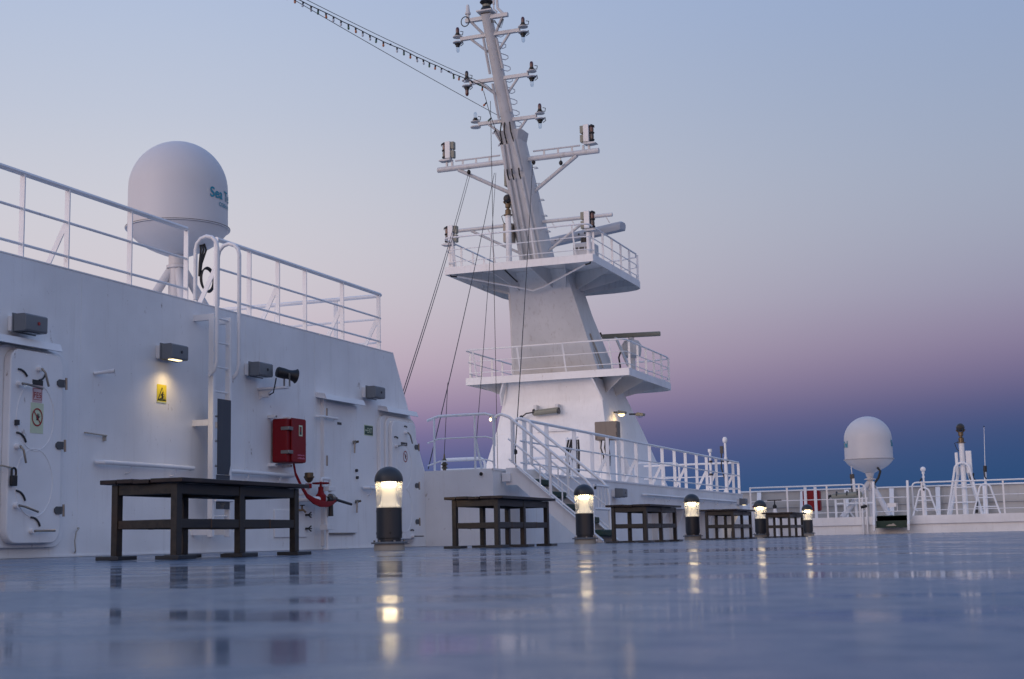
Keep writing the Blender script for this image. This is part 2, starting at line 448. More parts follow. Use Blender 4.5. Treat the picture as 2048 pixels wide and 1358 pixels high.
def radome(label, o, R, zr, zt, zneck, zbase, bowl_r, col_r, texts, group='satellite radomes'):
    x, y = o
    t = thing('satellite_radome', label, 'radome', (x, y, zbase), group)
    hc = zt - R
    prof = [(R * 1.045, zr - .015), (R * 1.045, zr + .012), (R * 1.0, zr + .02), (R, zr + .05), (R * .995, hc)]
    prof += [(R * .995 * math.cos(a), hc + R * math.sin(a)) for a in [rad(q) for q in range(6, 90, 6)]] + [(.001, zt)]
    d = MB().lathe(prof, (x, y, 0), 64).build('dome', radome_w, t)
    MB().lathe([(bowl_r, zneck), (R * .30, zr - .525 * R), (R * .46, zr - .46 * R), (R * .62, zr - .385 * R), (R * .78, zr - .28 * R), (R * .90, zr - .17 * R), (R * .98, zr - .07 * R), (R * 1.01, zr - .02)], (x, y, 0), 64).build('bowl', radome_w, t)
    MB().lathe([(R * 1.035, zr - .004), (R * 1.05, zr - .003), (R * 1.05, zr + .003), (R * 1.035, zr + .004)], (x, y, 0), 64).build('seam', charcoal, t)
    for k in range(16):
        a = 2 * math.pi * k / 16 + .1
        MB().box(-.012, .012, -.012, .012, -.02, .03).build('clamp', steel, t).location = (math.cos(a) * R * 1.035, math.sin(a) * R * 1.035, zr + .02 - zbase)
    for (tx, sz, a0, z, bold) in texts:
        rr = R + .006
        def wp(u, w, a0=a0, z=z, rr=rr): 
            a = a0 + u / rr
            return Vector((x + rr * math.cos(a), y + rr * math.sin(a), z + w))
        text(tx, sz, teal, (0, 0, 0), (1, 0, 0), (0, 0, 1), 'lettering', d, bold, wp)
    return t
rl = radome('large white radome dome on the deckhouse roof at left', (-11.5, 16.85), .70, 4.56, 5.83, 4.18, ZR, .17, .12,
            [('Sea Tel', .20, rad(-18), 4.93, .004), ('COBHAM', .08, rad(-3), 4.825, .001)])
MB().lathe([(.24, 2.931), (.24, 2.95), (.125, 2.95), (.125, 3.98), (.155, 3.99), (.155, 4.03), (.125, 4.04), (.125, 4.19)], (-11.5, 16.85, 0), 28).build('column', radome_w, rl)
for dx, dy in ((-.5, -.5), (.5, -.5), (.5, .5), (-.5, .5)):
    MB().cyl((-11.5 + dx, 16.85 + dy, 2.93), (-11.5 + dx * .15, 16.85 + dy * .15, 3.95), .07, .06, 14).build('strut', radome_w, rl)
for k, (ang, rr) in enumerate(((-100, .40), (-62, .36))):
    a = rad(ang); MB().tube([(-11.5 + math.cos(a + d) * rr, 16.85 + math.sin(a + d) * rr, 4.375 + (rr - .4) * .3) for d in (-.12, 0, .12)], .008, 6).build('hatch_handle', charcoal, rl)
cb = thing('cable_coil', 'black coiled antenna cable hanging under the left radome', 'cable', (-11.1, 16.7, 3.2))
for k in range(3):
    MB().tube([(-11.10 + .02 * k, 16.80 + .012 * k, 4.34), (-11.08 + .02 * k, 16.80 + .035 * k, 4.22), (-11.08, 16.77 + .025 * k, 4.02), (-11.08, 16.76 + .01 * k, 3.83)], .015, 7).build('cable', blackm, cb)
for k in range(3):
    MB().tube([(-11.06 + .012 * k, 16.92 + .16 * math.cos(t), 3.80 + (.155 + .012 * k) * math.sin(t)) for t in [2 * math.pi * i / 26 for i in range(26)]], .010, 7, True).build('loop', blackm, cb)

# ladder with hoops
ld = thing('ladder', 'white fixed ladder with hooped hand grips up the deckhouse wall', 'ladder', (-9.15, 14.3, .1))
LX = -9.16
for y in (14.14, 14.50):
    MB().bar((LX, y, .18), (LX, y, 2.78), .05, .07, (1, 0, 0)).build('stile', white_rail, ld, bevel=.006)
    for z in (.24, 1.50, 2.74):
        MB().box(WX, LX - .03, y - .03, y + .03, z - .035, z + .035).build('bracket', white_rail, ld)
for k in range(9):
    z = .42 + k * .29
    MB().cyl((LX, 14.14, z), (LX, 14.50, z), .012, n=8).build('rung', white_rail, ld)
for y in (14.08, 14.56):
    pts = [(LX + .07, y, 2.10), (LX + .10, y, 2.2), (LX + .10, y, 3.55)] + [(LX - .05 + .15 * math.cos(a), y, 3.55 + .15 * math.sin(a)) for a in [rad(q) for q in (30, 60, 90, 120, 150, 180)]] + [(LX - .20, y, 2.95)]
    MB().tube([(LX, y, 2.04)] + pts, .024, 10).build('hand_grip', white_rail, ld)
dp = thing('ladder_guard_plate', 'slate grey plate hanging behind the ladder rungs', 'panel', (-9.2, 14.5, .5))
MB().prism([(-9.115, 14.19, 1.78), (-9.115, 14.47, 1.78), (-9.115, 14.47, 1.02), (-9.115, 14.43, .90), (-9.115, 14.19, .90)], (.008, 0, 0)).build('plate', dark_panel, dp)
MB().box(-9.13, -9.116, 14.445, 14.465, 1.0, 1.77).build('edge_stiffener', blackm, dp)
MB().box(-9.125, -9.117, 14.19, 14.47, .50, .895).build('lower_plate', dark_panel, dp)
MB().cyl((-9.095, 14.13, .60), (-9.095, 14.5, .60), .016, n=10).build('lock_bar', white_rail, dp)

# ---- wall floodlights
def floodlight(label, o, lit, red_dot=False, group='box floodlights on the white walls'):
    x, y, z = o
    t = thing('floodlight', label, 'floodlight', (x, y, z), group)
    MB().box(x, x + .07, y - .14, y + .03, z - .075, z + .075).build('mount', white_rail, t, bevel=.006)
    MB().box(x + .07, x + .085, y - .17, y + .17, z - .095, z + .095).build('back_plate', grey_box, t, bevel=.004)
    MB().prism([(x + .086, y - .16, z - .085), (x + .22, y - .16, z - .085), (x + .23, y - .16, z - .07), (x + .23, y - .16, z + .07), (x + .21, y - .16, z + .085), (x + .086, y - .16, z + .085)], (0, .32, 0)).build('housing', grey_box, t, bevel=.004)
    MB().box(x + .13, x + .195, y - .09, y + .09, z - .093, z - .0865).build('pane', pane_m if lit else pane_off, t)
    MB().cyl((x + .228, y + .03, z + .0), (x + .236, y + .03, z), .018, n=10).build('sensor', sign_red if red_dot else charcoal, t)
    if lit:
        ldt = bpy.data.lights.new('flood_lamp', 'SPOT'); ldt.energy = 9.5; ldt.color = (1.0, .70, .32); ldt.spot_size = rad(150); ldt.spot_blend = .9; ldt.shadow_soft_size = .04
        lo = bpy.data.objects.new('flood_lamp', ldt); COL.objects.link(lo); lo.parent = t
        lo.location = (.165, 0, -.115); lo.rotation_euler = (0, rad(-12), 0)
    return t
floodlight('unlit grey box floodlight with red dot above the left weathertight door', (WX, 11.09, 2.255), False, True)
floodlight('glowing grey box floodlight above the yellow warning sign', (WX, 13.51, 2.255), True)
floodlight('unlit grey box floodlight beside the black horn loudspeaker', (WX, 15.38, 2.25), False)
floodlight('unlit grey box floodlight between the two canopies near the deckhouse end', (WX, 18.58, 2.245), False)
floodlight('unlit grey box floodlight on the low wall beside the stair foot', (-8.24, 27.0, .94), False)
floodlight('glowing grey box floodlight at the far end of the low wall', (-8.24, 38.5, .96), True)

# ---- canopies
def canopy(label, y0, y1, z):
    t = thing('door_canopy', label, 'canopy', (WX, (y0 + y1) / 2, z), 'rain canopies over the deckhouse doors')
    MB().prism([(WX, y0, z + .01), (WX + .14, y0, z - .02), (WX + .17, y0, z - .095), (WX + .16, y0, z - .099), (WX + .132, y0, z - .032), (WX, y0, z - .005)], (0, y1 - y0, 0)).build('gutter', white_rail, t)
    for y in (y0 + .004, y1 - .012):
        MB().prism([(WX, y, z - .006), (WX + .13, y, z - .034), (WX + .155, y, z - .095), (WX, y, z - .06)], (0, .008, 0)).build('end_plate', white_rail, t)
canopy('white sheet canopy over the left weathertight door', 10.45, 11.56, 2.13)
canopy('white sheet canopy over the plain flush door', 17.06, 18.22, 2.12)
canopy('white sheet canopy over the door at the deckhouse end', 18.96, 20.02, 2.09)

# ---- weathertight doors
def dog(parent, y, z, x, lever, wedge):
    MB().cyl((x, y, z), (x + .045, y, z), .028, n=14).build('boss', white_rail, parent)
    p = Vector((x + .05, y, z)); q = Vector((x + .075, y + lever[0] * .25, z + lever[1] * .25)); e = Vector((x + .075, y + lever[0], z + lever[1]))
    d = MB().tube([(x + .03, y, z), p, q, e], .011, 8).build('dog_lever', steel, parent)
    a0, a1, rr = wedge
    pts = [(x + .008, y + rr * math.cos(a0 + (a1 - a0) * i / 6), z + rr * math.sin(a0 + (a1 - a0) * i / 6)) for i in range(7)]
    MB().tube(pts, .010, 6).build('wedge', charcoal, d)
def hinge(parent, y, z, x):
    h = MB().prism([(x, y - .11, z - .015), (x, y - .11, z + .015), (x, y - .08, z + .038), (x, y, z + .038), (x, y, z - .038), (x, y - .08, z - .038)], (.012, 0, 0)).build('hinge', hinge_m, parent)
    MB().cyl((x + .015, y + .02, z - .06), (x + .015, y + .015, z + .06), .012, n=10).build('hinge_pin', steel, h)
def ring(parent, y, z, ry, rz, x, name='embossed_ring'):
    MB().tube([(x, y + ry * math.cos(t), z + rz * math.sin(t)) for t in [2 * math.pi * i / 32 for i in range(32)]], .006, 5, True).build(name, white, parent)
D1 = thing('weathertight_door', 'white weathertight door with dog levers and FE5 plate at far left', 'door', (WX, 11.37, .1), 'weathertight steel doors')
MB().prism(rrect(10.80, 11.86, .10, 2.04, .16, WX), (.055, 0, 0)).build('frame', white, D1, bevel=.008)
leaf = MB().prism(rrect(10.93, 11.70, .14, 2.0, .13, WX + .055), (.085, 0, 0)).build('leaf', white, D1, bevel=.012)
LX1 = WX + .14
ring(leaf, 11.30, 1.36, .27, .33, LX1); ring(leaf, 11.30, .72, .27, .33, LX1)
hinge(D1, 11.71, 1.72, LX1 + .001); hinge(D1, 11.71, 1.10, LX1 + .001); hinge(D1, 11.71, .46, LX1 + .001)
for (y, z, lv, wd) in ((11.32, 1.83, (.07, -.17), (rad(-85), rad(-20), .11)), (11.04, 1.66, (.26, -.03), (rad(35), rad(95), .14)), (11.04, 1.06, (.05, -.16), (rad(20), rad(95), .13)), (11.04, .50, (.24, -.06), (rad(20), rad(90), .14)), (11.27, .26, (.26, 0), (rad(20), rad(95), .13))):
    dog(leaf, y, z, LX1, lv, wd)
MB().tube([(WX + .07, 10.78, .86), (WX + .13, 10.86, .87), (WX + .17, 10.95, .85)], .008, 6).build('hasp_wire', steel, D1)
pk = MB().box(LX1 + .02, LX1 + .05, 10.93, 11.01, .68, .78).build('padlock', blackm, D1, bevel=.006)
MB().tube([(LX1 + .035, 10.94, .77)] + arc((LX1 + .035, 10.97, .82), .03, rad(180), 0, (0, 1, 0), (0, 0, 1), 6) + [(LX1 + .035, 11.0, .77)], .011, 6).build('shackle', blackm, pk)
MB().box(LX1, LX1 + .03, 11.0, 11.04, 1.26, 1.31).build('stop_block', charcoal, leaf)
# plates and signs on the door
MB().box(LX1, LX1 + .006, 11.24, 11.39, 1.67, 1.72).build('plate_bracket', charcoal, leaf)
pl = MB().box(LX1, LX1 + .004, 11.245, 11.385, 1.50, 1.668).build('extinguisher_plate', pinkp, leaf)
text('FE5', .078, sign_red, (LX1 + .006, 11.315, 1.545), (0, 1, 0), (0, 0, 1), 'lettering', pl, .0008, align='CENTER')
for a in ((11.252, 11.378, 1.525, 1.53), (11.252, 11.378, 1.632, 1.637), (11.252, 11.256, 1.53, 1.632), (11.374, 11.378, 1.53, 1.632)):
    MB().box(LX1 + .004, LX1 + .0058, *a).build('border', sign_red, pl)
def prohibition(parent, y0, y1, z0, z1, x, m):
    s = MB().box(x, x + .003, y0, y1, z0, z1).build('prohibition_plate', m, parent)
    cy = (y0 + y1) / 2; cz = z0 + (z1 - z0) * .53; R = (y1 - y0) * .42; w = R * .17
    rm = MB(); n = 36; vs = []; fs = []
    for i in range(n):
        t = 2 * math.pi * i / n
        for q in (R, R - w): vs.append((x + .0064, cy + q * math.cos(t), cz + q * 1.15 * math.sin(t)))
    for i in range(n): j = (i + 1) % n; fs.append((2 * i, 2 * j, 2 * j + 1, 2 * i + 1))
    rm.add(vs, fs); rm.build('ring_mark', sign_red, s, smooth=False)
    a = R * .68
    MB().add([(x + .0060, cy - a - w * .4, cz + a + w * .4), (x + .0060, cy - a + w * .4, cz + a + w * .9), (x + .0060, cy + a + w * .4, cz - a - w * .4), (x + .0060, cy + a - w * .4, cz - a - w * .9)], [(0, 3, 2, 1)]).build('slash_mark', sign_red, s, smooth=False)
    h = R * .55
    hand = [(-.55, -.9), (.1, -.9), (.55, -.2), (.95, .35), (.85, .5), (.45, .1), (.6, .95), (.45, 1.0), (.25, .25), (.2, 1.15), (.02, 1.15), (.0, .3), (-.15, 1.0), (-.33, .97), (-.22, .1), (-.5, .45), (-.62, .35), (-.45, -.3)]
    MB().add([(x + .0045, cy + u * h * .9 + R * .1, cz + v * h * .8) for u, v in hand], [tuple(range(len(hand)))]).build('hand_mark', sign_black, s, smooth=False)
prohibition(leaf, 11.225, 11.41, 1.20, 1.495, LX1, paleg)
ed = thing('red_framed_case', 'red framed glass case cut by the left picture edge', 'case', (WX, 10.78, 1.85))
MB().box(WX, WX + .08, 10.40, 10.74, 1.80, 2.03).build('frame', redm, ed, bevel=.006)
MB().box(WX + .08, WX + .084, 10.44, 10.70, 1.84, 1.99).build('pane', olive, ed)

D1.location.y -= .085
# flush door
D2 = thing('flush_door', 'plain white flush door beside the red fire cabinet', 'door', (WX, 17.75, .1))
MB().box(WX, WX + .03, 17.28, 18.22, .22, 2.02).build('leaf', white, D2, bevel=.006)
MB().box(WX, WX + .05, 17.20, 17.26, .05, 2.06).build('hinge_post', white_rail, D2)
for z in (.5, 1.20, 1.85): MB().cyl((WX + .05, 17.275, z - .07), (WX + .05, 17.275, z + .07), .016, n=10).build('hinge', steel, D2)
MB().box(WX, WX + .035, 17.34, 18.14, .20, .212).build('sill_drip', steel, D2)
MB().box(WX + .03, WX + .034, 17.62, 17.74, 1.72, 1.755).build('name_plate', charcoal, D2)
MB().tube([(WX + .03, 17.0, 1.79), (WX + .10, 17.04, 1.79), (WX + .10, 17.5, 1.79), (WX + .03, 17.52, 1.79)], .018, 8).build('hold_bar', white_rail, D2)
for y, z in ((18.10, 1.50), (18.16, .66)):
    b = MB().cyl((WX + .03, y, z), (WX + .07, y, z), .025, n=12).build('dog_lever', steel, D2)
    MB().tube([(WX + .06, y, z), (WX + .08, y - .05, z - .02), (WX + .08, y - .06, z - .16)], .011, 7).build('arm', steel, b)
    MB().cyl((WX + .05, y + .02, z), (WX + .09, y + .05, z + .01), .016, n=8).build('nut', brass, b)
for y, z in ((18.17, 1.10), (18.19, 1.0)): MB().cyl((WX + .03, y, z), (WX + .06, y, z), .022, n=8).build('clip', charcoal, D2)

# end weathertight door
D3 = thing('weathertight_door', 'white weathertight door with thick coaming near the deckhouse end', 'door', (WX, 19.75, .1), 'weathertight steel doors')
MB().prism(rrect(19.04, 20.28, .06, 1.96, .18, WX), (.06, 0, 0)).build('frame', white, D3, bevel=.008)
MB().prism(rrect(19.16, 20.2, .09, 1.93, .15, WX + .06), (.035, 0, 0)).build('coaming', white_rail, D3, bevel=.008)
leaf3 = MB().prism(rrect(19.24, 20.10, .12, 1.88, .13, WX + .095), (.055, 0, 0)).build('leaf', white, D3, bevel=.01)
L3 = WX + .15
ring(leaf3, 19.66, 1.2, .26, .33, L3); ring(leaf3, 19.66, .55, .26, .33, L3)
for z in (1.52, .93, .38): hinge(D3, 20.14, z, L3 + .001)
for y, z, lv, wd in ((19.70, 1.72, (.10, -.16), (rad(60), rad(110), .1)), (19.36, 1.50, (.2, .03), (rad(60), rad(110), .14)), (19.9, .16, (.25, .0), (rad(60), rad(120), .1))): dog(leaf3, y, z, L3, lv, wd)
MB().box(L3, L3 + .006, 19.55, 19.76, 1.52, 1.57).build('plate_bracket', charcoal, leaf3)
prohibition(leaf3, 19.6, 19.78, 1.22, 1.48, L3, white_rail)

D3.location.y -= .13
# ---- signs on the wall
sg = thing('warning_sign', 'yellow triangular trip hazard sign lit by the floodlight', 'sign', (WX, 13.49, 1.79))
bd = MB().box(WX, WX + .004, 13.40, 13.58, 1.685, 1.895).build('board', yellow, sg)
tri = lambda k, xx: [(WX + xx, 13.49 + u * k, 1.765 + v * k) for u, v in ((-.082, -.050), (.082, -.050), (0, .105))]
MB().add(tri(1.0, .0065), [(0, 1, 2)]).build('triangle_border', sign_black, bd, smooth=False)
MB().add(tri(.80, .0085), [(0, 1, 2)]).build('triangle_field', yellow, bd, smooth=False)
fig = [(-.05, -.035), (.05, -.035), (.05, -.027), (.012, -.027), (.03, -.01), (.018, .012), (.028, .022), (.02, .03), (.012, .024), (.012, .045), (0, .05), (-.006, .036), (-.018, .02), (-.036, .008), (-.03, 0), (-.012, .006), (-.01, -.01), (-.026, -.026), (-.05, -.026)]
MB().add([(WX + .0102, 13.49 + u, 1.765 + v) for u, v in fig], [tuple(range(len(fig)))]).build('tripping_figure', sign_black, bd, smooth=False)
MB().box(WX + .004, WX + .0048, 13.403, 13.577, 1.688, 1.70).build('strip', paleg, bd)
ex = thing('exit_sign', 'dark green EXIT sign with left arrow by the end door', 'sign', (WX, 18.64, 1.7))
eb = MB().box(WX, WX + .004, 18.50, 18.78, 1.625, 1.78).build('board', paleg, ex)
ef = MB().box(WX + .004, WX + .0065, 18.51, 18.77, 1.637, 1.768).build('field', signgreen, ex)
text('EXIT', .105, paleg, (WX + .009, 18.585, 1.665), (0, .70, 0), (0, 0, 1), 'lettering', ef, .001)
MB().add([(WX + .009, 18.52, 1.70), (WX + .009, 18.548, 1.725), (WX + .009, 18.548, 1.675)], [(0, 2, 1)]).build('arrow_head', paleg, ef, smooth=False)
MB().add([(WX + .009, 18.547, 1.706), (WX + .009, 18.547, 1.694), (WX + .009, 18.58, 1.694), (WX + .009, 18.58, 1.706)], [(0, 1, 2, 3)]).build('arrow_shaft', paleg, ef, smooth=False)

# ---- pipe stub, small handles, wall handrails
t = thing('pipe_stub', 'open white pipe stub sticking out of the deckhouse wall', 'pipe', (WX, 12.28, 1.89))
MB().lathe([(.018, 0), (.018, .14), (.022, .145), (.026, .20), (.026, .21), (.020, .21), (.018, .18)], (WX, 12.28, 1.9), 14, (.75, .45, .12)).build('tube', white_rail, t)
MB().cyl((WX + .171, 12.383, 1.9274), (WX + .179, 12.387, 1.9286), .0195, n=14).build('bore', blackm, t)
t = thing('grab_handle', 'small rusty grab bar on the wall left of the bench', 'handle', (WX, 12.3, 1.25))
MB().tube([(WX, 12.14, 1.27), (WX + .04, 12.14, 1.265), (WX + .04, 12.46, 1.255), (WX, 12.46, 1.25)], .008, 7).build('bar', beige_rust, t)
MB().box(WX, WX + .03, 12.445, 12.47, 1.20, 1.265).build('stay', beige_rust, t)
t = thing('eye_hook', 'bent rusty hook low on the wall beside the left door', 'hook', (WX, 12.05, .15))
MB().tube([(WX, 12.03, .04), (WX + .03, 12.0, .06), (WX + .05, 11.96, .16), (WX + .05, 11.98, .25), (WX + .03, 12.05, .29), (WX, 12.06, .29)], .007, 6).build('bar', beige_rust, t)
def wall_rail(label, x, y0, y1, z):
    t = thing('wall_handrail', label, 'handrail', (x, y0, z), 'handrails on the white walls')
    MB().tube([(x + .02, y0 - .04, z), (x + .09, y0, z)] + [(x + .09, y0 + (y1 - y0) * i / 4, z) for i in range(1, 5)] + [(x + .02, y1 + .04, z)], .026, 10).build('rail', white_rail, t)
    n = max(2, int((y1 - y0) / 1.2))
    for k in range(n):
        y = y0 + (y1 - y0) * (k + .6) / n
        MB().tube([(x, y, z - .10), (x + .06, y, z - .09), (x + .09, y, z - .02)], .009, 6).build('bracket', white_rail, t)
wall_rail('white wall handrail between left door and ladder', WX, 12.35, 14.0, .97)
wall_rail('white wall handrail between ladder and fire cabinet', WX, 14.75, 16.3, .965)
wall_rail('short white wall handrail left of the end door', WX, 18.45, 18.95, .86)
wall_rail('white wall handrail along the low wall behind the third bench', -8.24, 29.0, 32.8, .95)
wall_rail('white wall handrail along the low wall towards its far end', -8.24, 33.3, 37.9, .95)

# ---- loudspeaker
t = thing('horn_loudspeaker', 'black horn loudspeaker on a white bracket shelf', 'loudspeaker', (WX, 15.8, 2.02))
MB().box(WX, WX + .40, 15.54, 15.66, 2.02, 2.045).build('shelf', white_rail, t, bevel=.004)
MB().prism([(WX, 15.59, 2.02), (WX + .2, 15.59, 2.02), (WX, 15.59, 1.90)], (0, .012, 0)).build('gusset', white_rail, t)
MB().cyl((WX, 15.62, 1.955), (WX + .13, 15.62, 1.955), .035, n=12).build('gland', white_rail, t)
ax = Vector((.55, .72, -.16)).normalized()
MB().lathe([(.001, -.14), (.06, -.135), (.068, -.115), (.068, -.045), (.060, .015), (.064, .06), (.08, .11), (.094, .125), (.09, .13), (.07, .10), (.048, .05), (.026, .025)], (WX + .36, 15.66, 2.21), 26, ax).build('horn', blackm, t)
for d in (-.085, .085):
    MB().bar((WX + .36 + d * .8, 15.66 - d * .6, 2.045), (WX + .36 + d * .8, 15.66 - d * .6, 2.21), .03, .008, (1, 0, 0)).build('yoke_arm', steel, t)
MB().tube([(WX + .3, 15.5, 2.15), (WX + .28, 15.5, 2.06), (WX + .2, 15.6, 1.98), (WX + .13, 15.62, 1.955)], .008, 6).build('cable', blackm, t)

# ---- fire cabinet
t = thing('fire_hose_cabinet', 'dark red fire hose cabinet bolted to the deckhouse wall', 'fire cabinet', (WX, 16.05, 1.1))
MB().prism(rrect(15.86, 16.32, 1.115, 1.675, .03, WX + .03), (.21, 0, 0)).build('case', redm, t, bevel=.012)
MB().prism(rrect(15.95, 16.32, 1.12, 1.685, .03, WX + .243), (.022, 0, 0)).build('lid', redm, t, bevel=.008)
for y in (15.80, 16.18):
    for z in (1.085, 1.70):
        MB().box(WX, WX + .10, y, y + .07, z - .02, z + .02).build('lug', white_rail, t)
        MB().cyl((WX + .10, y + .035, z), (WX + .112, y + .035, z), .012, n=8).build('bolt', steel, t)
for z in (1.545, 1.245): MB().box(WX + .16, WX + .275, 15.85, 15.97, z - .022, z + .022).build('latch', steel, t, bevel=.004)
s = MB().box(WX + .265, WX + .268, 16.13, 16.22, 1.46, 1.60).build('symbol_plate', paleg, t)
MB().box(WX + .268, WX + .2695, 16.145, 16.195, 1.478, 1.58).build('symbol_field', sign_black, s)
MB().box(WX + .2695, WX + .2710, 16.15, 16.178, 1.515, 1.57).build('symbol_mark', sign_red, s)
random.seed(3)
for row, (zz, hh) in enumerate(((1.205, .016), (1.165, .02))):
    y = 16.10
    while y < 16.28:
        w = random.uniform(.010, .022)
        MB().box(WX + .265, WX + .2662, y, y + w, zz, zz + hh * random.uniform(.7, 1.2)).build('letter_mark', pink_ink, t); y += w + random.uniform(.004, .014)

# ---- hydrant valve, hose, standpipe
t = thing('hydrant_valve', 'red hydrant valve with handwheel, flat red hose and black nozzle', 'hydrant', (-9.2, 16.85, .6))
hx = -9.2
MB().tube([(WX, 16.55, .66), (hx - .05, 16.6, .66), (hx, 16.72, .665), (hx, 16.95, .665)], .035, 10).build('feed_pipe', white_rail, t)
MB().lathe([(.001, -.09), (.055, -.08), (.07, -.03), (.07, .03), (.045, .06), (.035, .10), (.035, .14), (.02, .145), (.014, .16), (.014, .21)], (hx, 16.83, .685), 16).build('valve_body', redm, t)
w = MB().tube([(hx + .105 * math.cos(q), 16.83 + .105 * math.sin(q), .875) for q in [2 * math.pi * i / 20 for i in range(20)]], .012, 7, True).build('handwheel', redm, t)
for q in (0, rad(90)): MB().bar((hx + .1 * math.cos(q), 16.83 + .1 * math.sin(q), .875), (hx - .1 * math.cos(q), 16.83 - .1 * math.sin(q), .875), .016, .012).build('spoke', redm, w)
hose = [(WX + .16, 16.18, 1.11), (WX + .17, 16.21, .98), (hx + .0, 16.30, .83), (hx + .02, 16.42, .70), (hx + .06, 16.53, .635), (hx + .08, 16.68, .60), (hx + .08, 16.86, .595), (hx + .07, 17.04, .62), (hx + .05, 17.18, .68)]
hm = MB(); rings = []
for i, p in enumerate(hose):
    p = Vector(p); wd = (.018, .018, .02, .026, .040, .044, .036, .022, .014)[i]
    rings.append([p + Vector((.012, 0, -wd)), p + Vector((.016, 0, 0)), p + Vector((.012, 0, wd)), p + Vector((-.012, 0, wd)), p + Vector((-.012, 0, -wd))])
hm.loft(rings).build('hose', redm, t)
MB().cyl((hx + .03, 16.95, .66), (hx + .03, 17.16, .665), .045, n=12).build('coupling', blackm, t)
MB().cyl((hx + .03, 17.03, .69), (hx + .03, 17.10, .69), .052, n=12).build('clamp', steel, t)
MB().cyl((hx + .06, 17.16, .66), (hx + .16, 17.40, .60), .02, .018, 10).build('nozzle_lever', charcoal, t)
MB().cyl((hx + .04, 17.03, .60), (hx + .04, 17.03, .44), .032, .036, 12).build('nozzle', blackm, t)
MB().cyl((hx + .02, 16.46, .80), (hx + .02, 16.46, .86), .045, n=12).build('side_cap', redm, t)
t = thing('vent_cup', 'bronze vent cup on a bent white pipe beside the hydrant', 'vent', (hx, 16.5, .7))
MB().tube([(hx, 16.51, .88), (hx, 16.51, .80), (hx - .06, 16.49, .73), (WX, 16.47, .71)], .017, 8).build('pipe', white_rail, t)
MB().lathe([(.02, 0), (.05, .03), (.062, .06), (.07, .065), (.07, .08), (.058, .085), (.058, .125), (.05, .13), (.03, .128)], (hx, 16.51, .875), 18).build('cup', brass, t)
t = thing('standpipe', 'thin white standpipe with return bend in front of the flush door', 'pipe', (hx, 17.02, 0))
MB().tube([(hx - .02, 16.87, .70), (hx - .02, 16.87, .90)] + arc((hx - .02, 16.91, .90), .04, rad(180), rad(90), (0, 1, 0), (0, 0, 1), 4) + [(hx - .02, 17.08, .94)] + arc((hx - .02, 17.08, .90), .04, rad(90), 0, (0, 1, 0), (0, 0, 1), 4) + [(hx - .02, 17.12, .76)], .022, 9).build('return_bend', white_rail, t)
MB().tube([(hx - .02, 17.04, .02), (hx - .02, 17.04, .30), (hx - .02, 17.0, .44), (hx - .02, 17.03, .72)], .020, 9).build('riser', white_rail, t)
MB().box(hx - .08, hx + .03, 16.95, 17.15, .26, .33).build('pipe_clip', white_rail, t, bevel=.004)
MB().box(hx - .06, hx + .03, 17.0, 17.2, .78, .84).build('junction', white_rail, t, bevel=.004)
MB().cyl((hx - .03, 17.02, .001), (hx - .03, 17.02, .02), .05, n=12).build('foot_flange', white_rail, t)
t = thing('utility_hatch', 'low white hatch with black wing nuts beside the nearest bench', 'hatch', (WX, 16.5, .1))
MB().box(WX, WX + .02, 15.95, 16.80, .17, .52).build('lid', white, t, bevel=.004)
for z in (.28, .46):
    q = MB().cyl((WX + .02, 16.74, z), (WX + .06, 16.74, z), .014, n=8).build('wing_nut', blackm, t)
    for a in (rad(30), rad(0), rad(-30)): MB().bar((WX + .06, 16.74, z), (WX + .07, 16.74 + .07 * math.cos(a), z + .07 * math.sin(a)), .014, .014).build('wing', blackm, q)
t = thing('tap', 'small dark brass tap on the wall below the hydrant', 'tap', (WX, 16.6, .55))
MB().tube([(WX, 16.55, .52), (WX + .08, 16.58, .52), (WX + .10, 16.6, .49)], .014, 7).build('spout', brass, t)
MB().cyl((WX + .06, 16.575, .52), (WX + .06, 16.575, .58), .012, n=8).build('stem', brass, t)
MB().bar((WX + .06, 16.53, .58), (WX + .06, 16.63, .585), .02, .012).build('handle', blackm, t)

# ================================================================== BENCHES AND BOLLARD LIGHTS
def make_bench(label):
    t = thing('bench', label, 'bench', (0, 0, 0), 'dark wooden six-legged benches')
    x0, x1 = -.222, .222
    random.seed(5)
    for k in range(5):
        a = -.315 + k * .126
        zz = random.uniform(-.003, .003)
        MB().box(a, a + .121, -.80 + random.uniform(-.012, .012), .80 + random.uniform(-.012, .012), .478 + zz, .506 + zz).build('plank', plank_m, t, bevel=.004)
    for x in (x0, x1):
        for y in (-.735, 0, .735):
            MB().box(x - .0225, x + .0225, y - .03, y + .03, .026, .474).build('leg', wood, t, bevel=.003)
            MB().box(x - .085, x + .085, y - .10, y + .10, .002, .027).build('foot', charcoal, t, bevel=.003)
        for z0, z1 in ((.408, .472), (.195, .252)):
            for y0, y1 in ((-.705, -.03), (.03, .705)):
                sr = MB().box(x - .018, x + .018, y0, y1, z0, z1).build('side_rail', wood, t, bevel=.003)
                if z0 < .3: MB().box(x - .0195, x + .0195, (y0 + y1) / 2 - .006, (y0 + y1) / 2 + .006, z0 - .0015, z1 + .0015).build('joint', joint_m, sr)
    for y in (-.735, 0, .735):
        for z0, z1 in ((.408, .474), (.195, .250)):
            MB().box(x0 + .0225, x1 - .0225, y - .02, y + .02, z0, z1).build('cross_rail', wood, t, bevel=.003)
    return t
bench0 = make_bench('nearest dark wooden bench in front of the ladder')
